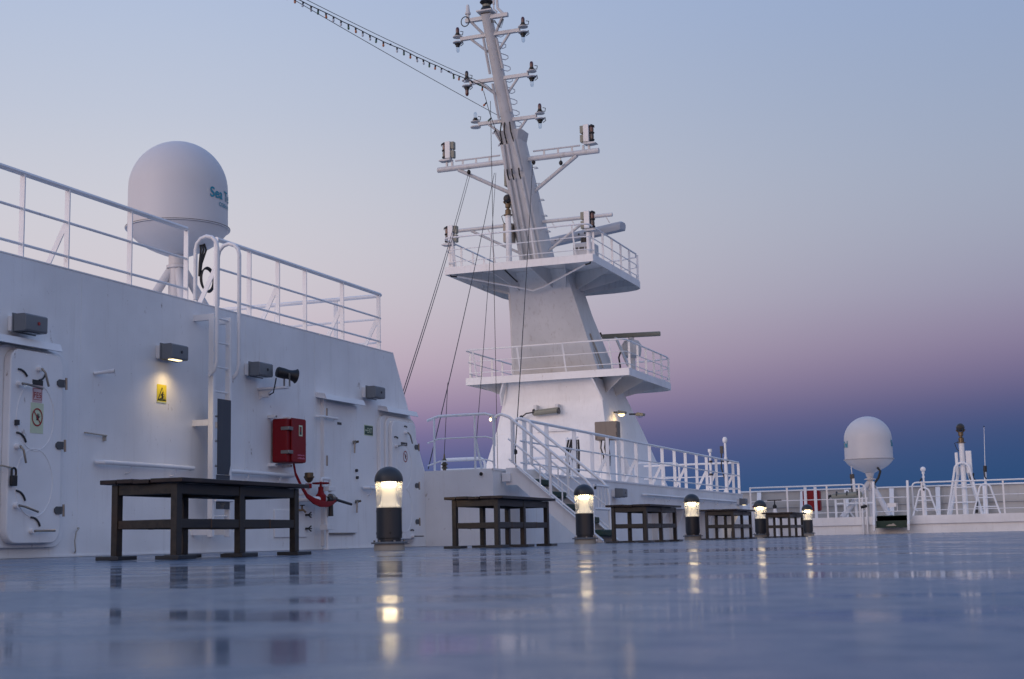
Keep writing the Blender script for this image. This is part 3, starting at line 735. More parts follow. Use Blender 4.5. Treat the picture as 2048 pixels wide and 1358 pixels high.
bench_spots = [(-5.397, 8.335, 'nearest dark wooden bench in front of the ladder'), (-5.397, 13.74, 'dark wooden bench between the first and second bollard lights'),
               (-5.397, 19.11, 'dark wooden bench just right of the stair foot'), (-5.397, 24.41, 'dark wooden bench between the third and fourth bollard lights'),
               (-5.397, 29.71, 'farthest dark wooden bench between the last two bollard lights')]
for i, (x, y, lb) in enumerate(bench_spots):
    b = bench0 if i == 0 else dup(bench0)
    b.location = (x, y, 0); b['label'] = lb; b.rotation_euler = (0, 0, rad((0, .6, -.5, .4, -.3)[i]))

def make_bollard():
    t = thing('bollard_light', 'x', 'bollard light', (0, 0, 0), 'glowing bollard lights in a row along the deck')
    MB().lathe([(.148, .001), (.146, .05), (.142, .064)], n=36).build('pedestal', beige_rust, t)
    MB().lathe([(.172, .0645), (.174, .068), (.174, .078), (.170, .082)], n=36).build('flange', grey_box, t)
    MB().lathe([(.112, .0825), (.112, .117)], n=30).build('neck', charcoal, t)
    for k in range(6):
        a = rad(60 * k + 15); MB().cyl((.145 * math.cos(a), .145 * math.sin(a), .082), (.145 * math.cos(a), .145 * math.sin(a), .098), .011, n=6).build('bolt', steel, t)
    MB().lathe([(.119, .116), (.1225, .12), (.1225, .402), (.119, .406)], n=44).build('body', charcoal, t)
    for k in range(4):
        a = rad(90 * k - 60)
        for z, r in ((.165, .012), (.375, .006)):
            MB().cyl((.119 * math.cos(a), .119 * math.sin(a), z), (.1245 * math.cos(a), .1245 * math.sin(a), z), r, n=8).build('screw', blackm, t)
    MB().lathe([(.119, .4065), (.124, .50), (.130, .655)], n=44, caps=False).build('glass', clear, t)
    MB().lathe([(.112, .4075), (.112, .418), (.104, .424), (.088, .44), (.073, .475), (.064, .52), (.060, .565), (.058, .61)], n=40).build('reflector', bell_m, t)
    MB().lathe([(.066, .611), (.066, .650)], n=32).build('lamp_ring', ring_m, t)
    c = MB().lathe([(.134, .652), (.1375, .656), (.137, .67)] + [(.137 * math.cos(a), .67 + .13 * math.sin(a)) for a in [rad(q) for q in range(8, 90, 8)]] + [(.001, .80)], n=44).build('cap', charcoal, t)
    for k in range(28):
        a = 2 * math.pi * k / 28
        MB().box(.122 * math.cos(a) - .006, .122 * math.cos(a) + .006, .122 * math.sin(a) - .006, .122 * math.sin(a) + .006, .640, .652).build('vent_tooth', charcoal, c)
    return t
bol = make_bollard()
for i, lb in enumerate(('nearest glowing bollard light, right of the flush door', 'second glowing bollard light, standing before the stair foot', 'third glowing bollard light, between third and fourth bench', 'fourth glowing bollard light, left of the farthest bench', 'farthest glowing bollard light, right of the last bench')):
    b = bol if i == 0 else dup(bol)
    b.location = (-6.03, 12.38 + 5.99 * i, 0); b['label'] = lb; b.rotation_euler = (0, 0, rad((0, 40, -25, 70, 15)[i]))

# ================================================================== STAIR
RDZ = 1.18
st = thing('stair', 'white steel stair with dark green treads up to the raised deck', 'stair', (-7.4, 21.4, 0))
for y in (21.0, 21.8):
    MB().prism([(-8.18, y, 1.20), (-7.98, y, 1.20), (-6.60, y, .03), (-6.60, y, .002), (-6.92, y, .002), (-8.0, y, .93), (-8.18, y, .93)], (0, .03, 0)).build('stringer', white, st)
    MB().bar((-7.98, y - .02, 1.205), (-6.60, y - .02, .035), .09, .012, (0, 0, 1)).build('stringer_flange', white_rail, st)
MB().box(-8.22, -8.08, 20.92, 20.995, .98, 1.12).build('bracket', white_rail, st, bevel=.01)
for k in range(5):
    x = -7.98 + k * .27; z = 1.02 - k * .205
    tr = MB().box(x, x + .27, 21.035, 21.795, z - .10, z).build('tread', greenm, st, bevel=.02)
def stair_rail(y):
    top = [(-8.36, y, 1.55), (-8.36, y, 1.93)] + arc((-8.24, y, 1.93), .12, rad(180), rad(80), (1, 0, 0), (0, 0, 1), 5) + [(-8.1, y, 2.0), (-6.86, y, .97), (-6.78, y, .88), (-6.75, y, .74), (-6.75, y, .10), (-6.70, y, .02)]
    MB().tube(top, .023, 10).build('handrail', white_rail, st)
    for dz in (.36, .68):
        MB().tube([(-8.12, y, 2.02 - dz), (-6.76, y, .90 - dz + .01)], .015, 8).build('mid_rail', white_rail, st)
    for x in (-8.05, -7.43):
        MB().cyl((x, y, 2.0 - (x + 8.1) * .83), (x, y, 1.22 - (x + 7.98) * .85), .026, n=10).build('post', white_rail, st)
    for x in (-7.60, -7.24):
        MB().cyl((x, y, 1.66 - (x + 8.1) * .83), (x, y, 1.22 - (x + 7.98) * .85), .012, n=8).build('baluster', white_rail, st)
stair_rail(20.985); stair_rail(21.845)
for z in (.88, .52): MB().cyl((-6.74, 21.03, z), (-6.74, 21.80, z), .02, n=8).build('gate_bar', white_rail, st)
for y in (21.25, 21.42, 21.6): MB().cyl((-6.74, y, .52), (-6.74, y, .88), .009, n=6).build('gate_slat', white_rail, st)
MB().cyl((-6.74, 21.1, .82), (-6.74, 21.1, .90), .02, n=8).build('gate_latch', blackm, st)

# raised deck railings
railing('railing', 'white railing on the raised deck left of the stair top', [(-9.40, 20.72, -.06), (-9.2, 20.72, 0), (-8.40, 20.72, 0), (-8.30, 20.74, -.03), (-8.27, 20.78, -.10)], [(-9.28, 20.72), (-8.58, 20.72), (-8.27, 20.74)], RDZ, top_r=.022, mid_r=.012, post_w=.05, inb=(0, 1, 0), braces=(1,))
spy = [22.2, 23.3, 24.8, 25.85, 26.85, 27.88, 28.87, 29.93, 30.97, 32.04, 33.07, 34.17, 35.22, 36.3, 37.4, 38.3, 39.0]
railing('railing', 'long white railing on the raised deck right of the stair', [(-8.30, 22.0)] + [(-8.30, y) for y in (24, 28, 32, 36)] + [(-8.30, 39.02)], [(-8.30, y) for y in spy], RDZ, top_r=.026, post_w=.07, braces=(2, 4, 6, 8, 10, 12, 13, 15))
railing('railing', 'white railing across the far end of the raised deck', [(-8.34, 39.02), (-9.5, 39.02), (-11, 39.02)], [(-9.2, 39.02), (-10.4, 39.02)], RDZ, post_w=.05, inb=(0, -1, 0))
def hoop_rail(label, pts, h, z=RDZ):
    t = thing('hoop_rail', label, 'railing', (*pts[0], z))
    (xa, ya), (xb, yb) = pts
    d = Vector((xb - xa, yb - ya, 0)).normalized(); r = .12
    path = [Vector((xa, ya, z)), Vector((xa, ya, z + h - r))] + arc(Vector((xa, ya, z + h - r)) + d * r, r, rad(180), rad(90), d, (0, 0, 1), 5) + arc(Vector((xb, yb, z + h - r)) - d * r, r, rad(90), 0, d, (0, 0, 1), 5) + [Vector((xb, yb, z))]
    MB().tube(path, .026, 9).build('hoop', white_rail, t)
    MB().tube([Vector((xa, ya, z + h * .5)), Vector((xb, yb, z + h * .5))], .016, 8).build('bar', white_rail, t)
    return t
hoop_rail('low white hoop rail behind the left part of the raised deck railing', ((-10.6, 24.0), (-9.75, 24.0)), .38)
hoop_rail('low white hoop rail just left of the stair top', ((-9.55, 25.5), (-8.6, 25.5)), .42)
hoop_rail('white hoop rail behind the middle of the long railing', ((-9.8, 34.0), (-8.9, 34.8)), .70)
t = thing('porthole_plug', 'small black round opening on the low wall left of the stair', 'porthole', (-8.43, 20.6, 1.1))
MB().lathe([(.045, 0), (.045, .012), (.03, .014)], (-8.43, 20.6, 1.10), 18, (0, -1, 0)).build('ring', white_rail, t)
MB().cyl((-8.43, 20.59, 1.10), (-8.43, 20.58, 1.10), .03, n=16).build('bore', blackm, t)

# ================================================================== MAST
XM = -14.95
mt = thing('mast', 'tall raked white radar mast with two railed platforms', 'mast', (XM, 43.5, RDZ))
def ringr(ya, yf, hw, z, ch=.18):
    return [Vector((XM - hw + ch, ya, z)), Vector((XM + hw - ch * .2, ya, z)), Vector((XM + hw, ya + ch, z)), Vector((XM + hw * .96, yf - ch, z)), Vector((XM + hw * .9 - ch, yf, z)), Vector((XM - hw * .9 + ch, yf, z)), Vector((XM - hw * .96, yf - ch, z)), Vector((XM - hw, ya + ch, z))]
MB().loft([ringr(41.35, 49.2, 2.35, RDZ), ringr(41.9, 47.9, 2.05, 2.6), ringr(42.3, 46.95, 1.86, 3.6), ringr(42.5, 45.9, 1.72, 4.45), ringr(42.35, 45.3, 1.55, 5.06)]).build('lower_tower', white, mt, smooth=True)
MB().loft([ringr(42.9, 45.3, 1.50, 5.25, .10), ringr(41.95, 43.6, 1.18, 7.2, .10), ringr(41.27, 42.86, .99, 8.415, .10)]).build('upper_tower', white_mast, mt)
for z, ya, hw in ((3.4, 42.22, 1.90), (2.3, 41.79, 2.10), (4.45, 42.5, 1.72)):
    MB().box(XM - hw + .2, XM + hw - .05, ya - .006, ya + .01, z, z + .014).build('weld_seam', white, mt)
for sx in (-1, 1):
    MB().prism([(XM + sx * 1.75, 42.9, 3.9), (XM + sx * 2.35, 42.9, 2.4), (XM + sx * 2.75, 42.9, RDZ), (XM + sx * 1.6, 42.9, RDZ)], (0, .04, 0)).build('wing_plate', white, mt)
    MB().prism([(XM + sx * 1.45, 42.38, 5.06), (XM + sx * 1.45, 42.1, 5.06), (XM + sx * 1.6, 42.2, 4.7), (XM + sx * 1.68, 42.5, 4.35)], (sx * .05, 0, 0)).build('corner_gusset', white, mt)

def plan(xh, ya, yb, n=10):
    pts = [(XM - xh, ya), (XM + xh, ya), (XM + xh, yb)]
    r = xh
    for i in range(1, n): 
        a = math.pi * i / n
        ca, sa = math.cos(a), math.sin(a)
        pts.append((XM + r * math.copysign(abs(ca) ** .5, ca), yb + .9 * abs(sa) ** .7))
    return pts + [(XM - xh, yb)]
def platform(z, xh, ya, yb, fh):
    pl = plan(xh, ya, yb)
    p = MB().prism([(x, y, z) for x, y in pl], (0, 0, -.03)).build('platform', white_mast, mt, smooth=False)
    m = MB(); n = len(pl)
    for i in range(n):
        a, b = Vector((*pl[i], 0)), Vector((*pl[(i + 1) % n], 0))
        d = (b - a).normalized(); nn = Vector((d.y, -d.x, 0)) * .012
        m.add([a + Vector((0, 0, z + .01)) - nn * .1, b + Vector((0, 0, z + .01)) - nn * .1, b + Vector((0, 0, z - fh)) - nn * .1, a + Vector((0, 0, z - fh)) - nn * .1,
               a + Vector((0, 0, z + .01)) + nn, b + Vector((0, 0, z + .01)) + nn, b + Vector((0, 0, z - fh)) + nn, a + Vector((0, 0, z - fh)) + nn],
              [(0, 1, 2, 3), (7, 6, 5, 4), (0, 4, 5, 1), (2, 6, 7, 3), (1, 5, 6, 2), (0, 3, 7, 4)])
    m.build('fascia', white, p, smooth=False)
    return p
PU = platform(8.45, 2.40, 39.72, 44.6, .22)
PL = platform(5.25, 2.73, 42.04, 46.9, .22)
# beams and gussets under the platforms
for x0, y0, x1, y1 in ((-2.2, 39.9, -1.0, 41.6), (-.95, 39.8, -.6, 41.5), (.35, 39.8, .5, 41.5), (1.5, 39.8, .9, 41.6), (2.3, 41.6, 1.05, 42.2), (2.3, 43.2, 1.0, 42.6), (-2.3, 42.5, -1.05, 42.4), (2.2, 44.4, .9, 43.0)):
    d = Vector((x1 - x0, y1 - y0, 0)).normalized(); nn = Vector((-d.y, d.x, 0)) * .02
    MB().prism([(XM + x0, y0, 8.41), (XM + x1, y1, 8.41), (XM + x1, y1, 7.85), (XM + x0, y0, 8.26)], tuple(nn)).build('bracket', white_mast, mt)
for x0, y0, x1, y1 in ((-2.5, 42.3, -1.5, 43.2), (2.5, 42.3, 1.5, 43.2), (2.55, 44.3, 1.5, 44.2), (2.5, 46.4, 1.2, 45.0), (-2.55, 44.3, -1.5, 44.2)):
    d = Vector((x1 - x0, y1 - y0, 0)).normalized(); nn = Vector((-d.y, d.x, 0)) * .02
    MB().prism([(XM + x0, y0, 5.21), (XM + x1, y1, 5.21), (XM + x1, y1, 4.55), (XM + x0, y0, 5.06)], tuple(nn)).build('bracket', white_mast, mt)
MB().tube([(XM - 2.1, 39.95, 8.2), (XM - .3, 41.3, 7.86), (XM - .1, 41.33, 7.8)], .03, 7).build('conduit', white_rail, mt)
MB().tube([(XM + 2.1, 39.95, 8.2), (XM + .3, 41.3, 7.9), (XM - .1, 41.33, 7.8)], .03, 7).build('conduit', white_rail, mt)
for sx in (-1, 1): MB().tube([(XM + sx * 2.3, 39.85, 8.3), (XM + sx * 2.26, 39.87, 8.2), (XM + sx * 2.1, 39.95, 8.19)], .025, 7).build('cable', blackm, mt)
MB().tube([(XM - .5, 39.95, 8.25), (XM - .42, 40.3, 8.1), (XM - .35, 40.6, 7.98)], .025, 7).build('cable', blackm, mt)

def plat_rail(label, z, xh, ya, yb, lean, n_aft, n_side):
    t = thing('platform_railing', label, 'railing', (XM, ya, z), 'railings round the mast platforms')
    H = (.87, .51, .15)
    for k, h in enumerate(H):
        lz = lean * h / .87; xx = xh - .05
        r = .22
        aft = ya - lz + .04
        path = [(XM - xx, yb, z + h), (XM - xx, aft + r, z + h), (XM - xx + r * .3, aft + r * .3, z + h), (XM - xx + r, aft, z + h), (XM + xx - r, aft, z + h), (XM + xx - r * .3, aft + r * .3, z + h), (XM + xx, aft + r, z + h), (XM + xx, yb, z + h)]
        path += [(XM + xx - .15, yb + .5, z + h), (XM + xx - .8, yb + .8, z + h), (XM, yb + .9, z + h), (XM - xx + .8, yb + .8, z + h), (XM - xx + .15, yb + .5, z + h), (XM - xx, yb + .01, z + h)]
        MB().tube(path, .027 if k == 0 else .014, 8).build('top_rail' if k == 0 else 'mid_rail', white_rail, t)
    for k in range(n_aft):
        x = XM - xh + .35 + (2 * xh - .9) * k / (n_aft - 1)
        MB().bar((x, ya + .05, z), (x, ya - lean + .04, z + .86), .05, .014, (0, 1, 0)).build('post', white_rail, t)
    for sx in (-1, 1):
        for k in range(n_side):
            y = ya + .25 + (yb - ya - .1) * k / (n_side - 1)
            MB().bar((XM + sx * (xh - .05), y, z), (XM + sx * (xh - .05), y, z + .86), .07, .014, (0, 1, 0)).build('post', white_rail, t)
            if k % 2 == 0: MB().prism([(XM + sx * (xh - .05), y + .03, z), (XM + sx * (xh - .05), y + .2, z), (XM + sx * (xh - .05), y + .03, z + .28)], (.012, 0, 0)).build('gusset', white_rail, t)
    return t
plat_rail('white railing round the upper mast platform', 8.46, 2.40, 39.72, 44.6, .30, 4, 6)
plat_rail('white railing round the lower mast platform', 5.26, 2.73, 42.04, 46.9, .30, 4, 6)

AX = lambda z: Vector((XM, 41.31 - .567 * (z - 8.96), z))
def oct(z, hw, dp, ch):
    c = AX(z); y0 = c.y - dp * .42; y1 = c.y + dp * .58
    return [Vector((XM - hw + ch, y0, z)), Vector((XM + hw - ch, y0, z)), Vector((XM + hw, y0 + ch * 1.6, z)), Vector((XM + hw, y1 - ch, z)), Vector((XM + hw - ch, y1, z)), Vector((XM - hw + ch, y1, z)), Vector((XM - hw, y1 - ch, z)), Vector((XM - hw, y0 + ch * 1.6, z))]
MB().loft([oct(8.45, .50, .98, .12), oct(10.5, .42, .82, .11), oct(12.30, .35, .68, .09)]).build('column', white_mast, mt)
MB().loft([oct(12.12, .355, .69, .09), oct(12.36, .46, .74, .09), oct(12.38, .46, .74, .09)]).build('column_cap', white_mast, mt)
MB().cyl(AX(12.38), AX(15.56), .21, .165, 20).build('pole', white_mast, mt)
MB().box(XM - .24, XM + .24, 37.35, 37.85, 15.56, 15.60).build('pole_plate', white_mast, mt)
# cable trunks on the aft face of column and pole
nb = Vector((0, -1, -.567)).normalized()
for dx, z0, z1, r in ((-.22, 8.6, 11.05, .05), (-.05, 8.6, 11.05, .045), (.18, 8.6, 11.05, .05), (-.20, 11.2, 12.0, .05), (-.06, 11.2, 12.0, .04), (.16, 11.25, 12.1, .05)):
    hd = lambda z: (.98 - (z - 8.45) / 3.85 * .30) * .42
    MB().cyl(AX(z0) + Vector((dx * 1.3, -hd(z0) - .05, 0)), AX(z1) + Vector((dx, -hd(z1) - .05, 0)), r, r, 10).build('cable_trunk', white_mast, mt)
for dx in (-.21, -.06, .17):
    MB().tube([AX(11.0) + Vector((dx, -.42, 0)), AX(11.12) + Vector((dx, -.47, 0)), AX(11.3) + Vector((dx, -.42, 0))], .022, 7).build('cable', blackm, mt)
    MB().tube([AX(12.0) + Vector((dx, -.37, 0)), AX(12.3) + Vector((dx * .9, -.42, 0)), AX(12.6) + Vector((dx * .7, -.24, 0))], .022, 7).build('cable', blackm, mt)
for dx, z0, z1 in ((-.23, 12.75, 13.7), (-.225, 13.95, 14.9), (.22, 12.9, 13.75), (.215, 14.05, 14.85), (-.10, 12.5, 15.3)):
    MB().cyl(AX(z0) + Vector((dx, -.14, 0)), AX(z1) + Vector((dx * .92, -.12, 0)), .042, .042, 8).build('cable_trunk', white_mast, mt)
# climbing rungs on the far side of the pole
for k in range(9):
    c = AX(12.75 + k * .30)
    MB().tube([c + Vector((.10, .16, 0)), c + Vector((.22, .36, -.01)), c + Vector((.30, .38, -.06)), c + Vector((.30, .38, -.13)), c + Vector((.22, .36, -.17)), c + Vector((.10, .16, -.17))], .014, 6).build('rung', white_mast, mt)
for k in range(5):
    c = AX(9.6 + k * .45)
    MB().tube([c + Vector((.44, .12, 0)), c + Vector((.56, .14, 0)), c + Vector((.56, .30, 0)), c + Vector((.44, .30, 0))], .014, 6).build('rung', white_mast, mt)
# yards
def yard(z, hw, w, strut_x, strut_z, yoff=-.05, sq=True):
    c = AX(z); y = c.y + yoff
    if sq: b = MB().bar((XM - hw, y, z), (XM + hw, y, z), w, w).build('yard', white_mast, mt, bevel=.01)
    else: b = MB().cyl((XM - hw, y, z), (XM + hw, y, z), w / 2, n=14).build('yard', white_mast, mt)
    for sx in (-1, 1):
        q = AX(strut_z)
        MB().cyl((XM + sx * strut_x, y, z - w * .4), (XM + sx * .17, q.y + yoff, strut_z), w * .36, n=10).build('yard_strut', white_mast, mt)
    return y
Y0 = yard(15.42, .68, .12, .5, 14.98)
Y1 = yard(14.98, .95, .11, .62, 14.55)
Y2 = yard(13.82, .95, .11, .62, 13.40)
Y3 = yard(12.70, .95, .11, .62, 12.28)
YB = yard(11.62, 2.65, .17, 1.95, 10.62, .06, False)
YL = yard(9.84, 2.72, .12, 1.95, 8.85, .0, False)
for sx in (-1, 1):
    MB().tube([(XM + sx * .55, YB, 11.85), (XM + sx * 2.05, YB, 11.85)], .028, 8).build('jackstay', white_mast, mt)
    for x in (.9, 1.35, 1.8): MB().box(XM + sx * x - .03, XM + sx * x + .03, YB - .01, YB + .01, 11.66, 11.85).build('jackstay_bracket', white_mast, mt)
    for x in (.75, 1.4, 2.5): MB().prism([(XM + sx * x, YL, 9.80), (XM + sx * x + .02, YL, 9.80), (XM + sx * x + .14, YL, 9.60), (XM + sx * x + .1, YL, 9.60)], (0, .02, 0)).build('halyard_lug', white_mast, mt)
    MB().cyl((XM + sx * 2.22, 39.93, 8.45), (XM + sx * 2.22, 39.93, 9.15), .07, n=12).build('lamp_post', white_rail, mt)
    for dx in (-.12, .06): MB().box(XM + sx * 2.25 + dx, XM + sx * 2.25 + dx + .06, YB - .03, YB + .03, 11.68, 11.84).build('lamp_bracket', white_mast, mt)
MB().box(XM - .62, XM - .38, 40.35, 40.75, 11.0, 11.55).build('junction_box', olive, mt, bevel=.01)
MB().box(XM - .75, XM - .48, 40.5, 40.9, 9.25, 9.85).build('junction_box', beige_rust, mt, bevel=.01)
# tower door, ladder lights and cabinet
dt = MB().prism([(x, 42.14 + (z - RDZ) * .17 - .02, z) for x, z in ((-15.25, 1.4), (-14.4, 1.4), (-14.4, 3.25), (-15.25, 3.25))], (0, .05, 0)).build('tower_door', white_rail, mt)
MB().prism([(-15.35, 42.4, 3.48), (-14.25, 42.4, 3.48), (-14.25, 42.15, 3.42), (-15.35, 42.15, 3.42)], (0, 0, .03)).build('canopy', white_rail, dt)
sp = MB().box(-14.93, -14.70, 42.26, 42.29, 2.95, 3.2).build('notice', paleg, dt)
MB().tube([(-14.815 + .08 * math.cos(q), 42.255, 3.07 + .08 * math.sin(q)) for q in [2 * math.pi * i / 16 for i in range(16)]], .012, 5, True).build('ring_mark', sign_black, sp)
MB().prism([(-12.98, 44.4, 5.6), (-12.98, 44.7, 5.6), (-13.2, 44.0, 6.5), (-13.2, 43.8, 6.5)], (.05, 0, 0)).build('access_panel', white_mast, mt)
MB().tube([(-13.50, 43.1, 5.45), (-13.58, 42.85, 5.9), (-13.72, 42.55, 6.5)], .035, 7).build('stained_pipe', beige_rust, mt)
MB().tube([(-13.42, 43.2, 5.45), (-13.50, 42.95, 5.9), (-13.64, 42.65, 6.5)], .03, 7).build('stained_pipe', beige_rust, mt)

# ---- lamps on the yards
def signal_lamp(label, o, up, m, globe_clear=False):
    x, y, z = o; s = 1 if up else -1
    t = thing('signal_lamp', label, 'signal lamp', o, 'signal lamps on the mast yards')
    MB().lathe([(.14, 0), (.15, .01), (.15, .025), (.10, .04)] if up else [(.10, -.04), (.15, -.025), (.15, -.01), (.14, 0)], o, 22).build('base_plate', white_mast, t)
    MB().cyl((x, y, z + s * .04), (x, y, z + s * .085), .085, .09, 16).build('gland', blackm, t)
    MB().cyl((x, y, z + s * .085), (x, y, z + s * .14), .062, .062, 16).build('socket', blackm, t)
    pr = [(.052, 0), (.056, .09), (.052, .14), (.034, .175), (.001, .19)]
    MB().lathe(pr if up else pr, (x, y, z + s * .14), 20, (0, 0, s)).build('globe', m, t)
    MB().tube([(x + .1, y - .05, z + s * .06), (x + .2, y - .1, z + s * .02), (x + .22, y - .1, z + s * .12), (x + .12, y - .06, z + s * .16)], .012, 6).build('cable', blackm, t)
for (Yk, z, nm, l_up, l_dn, r_up, r_dn) in ((Y1, 14.98, 'top', red_lens, smoke_clear, red_lens, smoke_clear), (Y2, 13.82, 'middle', dark_lens, red_lens, red_lens, smoke_clear), (Y3, 12.70, 'lowest', smoke_clear, None, red_lens, smoke_clear)):
    cn = {id(red_lens): 'red', id(smoke_clear): 'clear', id(dark_lens): 'dark'}
    for sx, up_m, dn_m, side in ((-1, l_up, l_dn, 'left'), (1, r_up, r_dn, 'right')):
        x = XM + sx * 1.05
        if up_m: signal_lamp('upright %s signal lamp at the %s end of the %s lamp yard' % (cn[id(up_m)], side, nm), (x, Yk, z + .07), True, up_m)
        if dn_m: signal_lamp('hanging %s signal lamp at the %s end of the %s lamp yard' % (cn[id(dn_m)], side, nm), (x, Yk, z - .07), False, dn_m)
MB().lathe([(.155, -.02), (.165, 0), (.155, .02)], (XM - 1.05, Y3, 12.62), 22).build('blank_plate', white_mast, mt)

def nav_light(label, o, side):
    x, y, z = o; s = side
    t = thing('navigation_light', label, 'navigation light', o, 'boxed navigation lights on the mast')
    MB().box(x - .085, x + .085, y - .10, y + .12, z, z + .54).build('screen', white_rail, t, bevel=.008)
    for dz in (.02, .30): MB().prism([(x - s * .087, y - .06, z + dz + .06), (x - s * .087, y - .06, z + dz + .22), (x - s * .20, y - .06, z + dz + .22), (x - s * .20, y - .06, z + dz), (x - s * .14, y - .06, z + dz - .02)], (0, .16, 0)).build('connection_box', olive, t)
    c = Vector((x + s * .15, y + .03, 0))
    for dz in (.09, .31):
        MB().lathe([(.07, 0), (.082, .02), (.082, .045), (.07, .055)], (c.x, c.y, z + dz - .055), 18).build('rim', blackm, t)
        MB().lathe([(.058, 0), (.066, .08), (.058, .16)], (c.x, c.y, z + dz), 18).build('lens', dark_lens if dz < .2 else red_lens, t)
    MB().lathe([(.08, 0), (.084, .03), (.055, .06)], (c.x, c.y, z + .47), 18).build('cap', blackm, t)
    MB().tube([(x + s * .085, y, z + .51), (x + s * .15, y, z + .54), (x + s * .24, y, z + .49), (x + s * .24, y, z + .43)], .014, 7).build('cable', blackm, t)
    MB().prism([(x - s * .10, y - .12, z - .025), (x + s * .22, y - .12, z - .025), (x + s * .31, y - .12, z - .06), (x + s * .30, y - .12, z - .068), (x + s * .1, y - .12, z - .085), (x - s * .08, y - .12, z - .07)], (0, .28, 0)).build('tray', white_mast, t)
nav_light('boxed navigation light on the left end of the big yard', (XM - 2.28, YB, 11.95), -1)
nav_light('boxed navigation light on the right end of the big yard', (XM + 2.28, YB, 11.92), 1)
nav_light('boxed navigation light at the left corner of the upper platform', (XM - 2.26, 39.93, 9.27), -1)
nav_light('boxed navigation light at the right corner of the upper platform', (XM + 2.20, 39.93, 9.27), 1)

t = thing('top_lantern', 'black lantern on the very top of the mast', 'lantern', (XM, 37.6, 15.6))
MB().lathe([(.20, 0), (.16, .12), (.125, .14), (.125, .22), (.14, .24), (.20, .30), (.17, .36), (.11, .42), (.09, .55), (.001, .57)], (XM, 37.6, 15.60), 24).build('housing', blackm, t)
MB().lathe([(.127, 0), (.127, .06)], (XM, 37.6, 15.755), 24).build('lens', olive, t)
t = thing('gps_antenna', 'small pale antenna at the left end of the topmost yard', 'antenna', (XM - .62, Y0, 15.45))
MB().lathe([(.05, 0), (.05, .12), (.085, .14), (.085, .19), (.065, .21), (.045, .42), (.03, .44)], (XM - .60, Y0, 15.48), 18).build('body', white_mast, t)
MB().tube([(XM - .66 + .13 * math.cos(q), Y0 - .08, 15.38 + .15 * math.sin(q)) for q in [2 * math.pi * i / 18 for i in range(18)]], .016, 6, True).build('cable_loop', blackm, t)
t = thing('curved_antenna', 'pair of bent antenna stalks at the right end of the topmost yard', 'antenna', (XM + .5, Y0, 15.45))
MB().tube([(XM + .55, Y0, 15.36), (XM + .52, Y0, 15.48), (XM + .36, Y0, 15.66), (XM + .34, Y0, 15.9), (XM + .36, Y0, 16.8)], .04, 10).build('stalk', white_mast, t)
MB().tube([(XM + .3, Y0, 15.46), (XM + .33, Y0, 15.56), (XM + .23, Y0, 15.66), (XM + .235, Y0, 15.82)], .022, 8).build('rod', white_mast, t)
MB().cyl((XM + .235, Y0, 15.8), (XM + .23, Y0, 16.6), .035, n=10).build('whip', white_mast, t)
for k in range(3): MB().tube([(XM + .16, Y0 - .05, 15.30 - .03 * k), (XM + .28, Y0 - .06, 15.28 - .03 * k), (XM + .40 + .04 * k, Y0 - .06, 15.05 - .02 * k), (XM + .5 + .02 * k, Y0, 15.3)], .010, 6).build('cable', blackm, t)

# cameras on posts
def ptz(label, o, h, pole_r=.05, pole_name='post'):
    x, y, z = o
    t = thing('deck_camera', label, 'camera', o, 'bronze pan and tilt cameras')
    MB().cyl((x, y, z), (x, y, z + h), pole_r, n=14).build('post', white_rail, t)
    z += h
    MB().lathe([(.14, 0), (.14, .02), (.09, .03), (.09, .17), (.05, .20), (.05, .24), (.085, .25), (.085, .36), (.05, .38)], (x, y, z), 18).build('pedestal', brass, t)
    MB().tube(arc((x, y, z + .51), .15, rad(200), rad(340), (1, 0, 0), (0, 0, 1), 10), .025, 7).build('fork', brass, t)
    b = MB().lathe([(.001, -.14)] + [(.14 * math.cos(a), .14 * math.sin(a)) for a in [rad(q) for q in range(-72, 73, 12)]] + [(.001, .14)], (x, y, z + .53), 20, (0, 1, 0)).build('camera_head', charcoal, t)
    MB().lathe([(.07, 0), (.075, .03), (.05, .035)], (x, y - .125, z + .53), 16, (0, -1, 0)).build('lens', blackm, b)
    MB().tube([(x - .1, y, z + .05), (x - .22, y, z), (x - .16, y, z - .2), (x - .07, y, z - .3)], .012, 6).build('cable', blackm, t)
    return t
ptz('bronze camera on a post left of the mast column', (-15.40, 40.2, 8.46), 1.55, .09)

# radars
def radar_bar(label, c, L2, ang, h, w, m, tilt=0):
    c = Vector(c); d = Vector((math.cos(ang), math.sin(ang), tilt)).normalized(); nn = Vector((-d.y, d.x, 0)).normalized()
    t = thing('radar_scanner', label, 'radar', tuple(c - Vector((0, 0, .8))), 'radar scanners on the mast platforms')
    up = nn.cross(d) * -1
    if up.z < 0: up = -up
    sec = [(-.5, -.1), (-.42, -.45), (0, -.5), (.42, -.45), (.5, -.1), (.5, .15), (.35, .42), (0, .5), (-.35, .42), (-.5, .15)]
    rings = [[c + d * (s * L2) + nn * (u * w * k) + up * (v * h * k) for u, v in sec] for s, k in ((-1.0, .8), (-.97, 1), (-.5, 1), (0, 1), (.5, 1), (.97, 1), (1.0, .8))]
    MB().loft(rings).build('scanner', m, t)
    return t, c, d, nn
t, c, d, nn = radar_bar('large blue-grey radar scanner on the upper mast platform', (-13.55, 42.2, 9.62), 1.58, math.atan2(-1.33, 2.86), .30, .34, scanner_m)
MB().box(c.x - .32, c.x + .32, c.y - .35, c.y + .35, 8.46, 9.30).build('gearbox', white_mast, t, bevel=.04)
MB().cyl((c.x, c.y, 9.30), (c.x, c.y, 9.50), .16, n=18).build('turntable', blackm, t)
for k in range(3): MB().box(c.x - .3 + k * .2, c.x - .15 + k * .2, c.y - .362, c.y - .35, 9.05, 9.15).build('label_patch', charcoal, t)
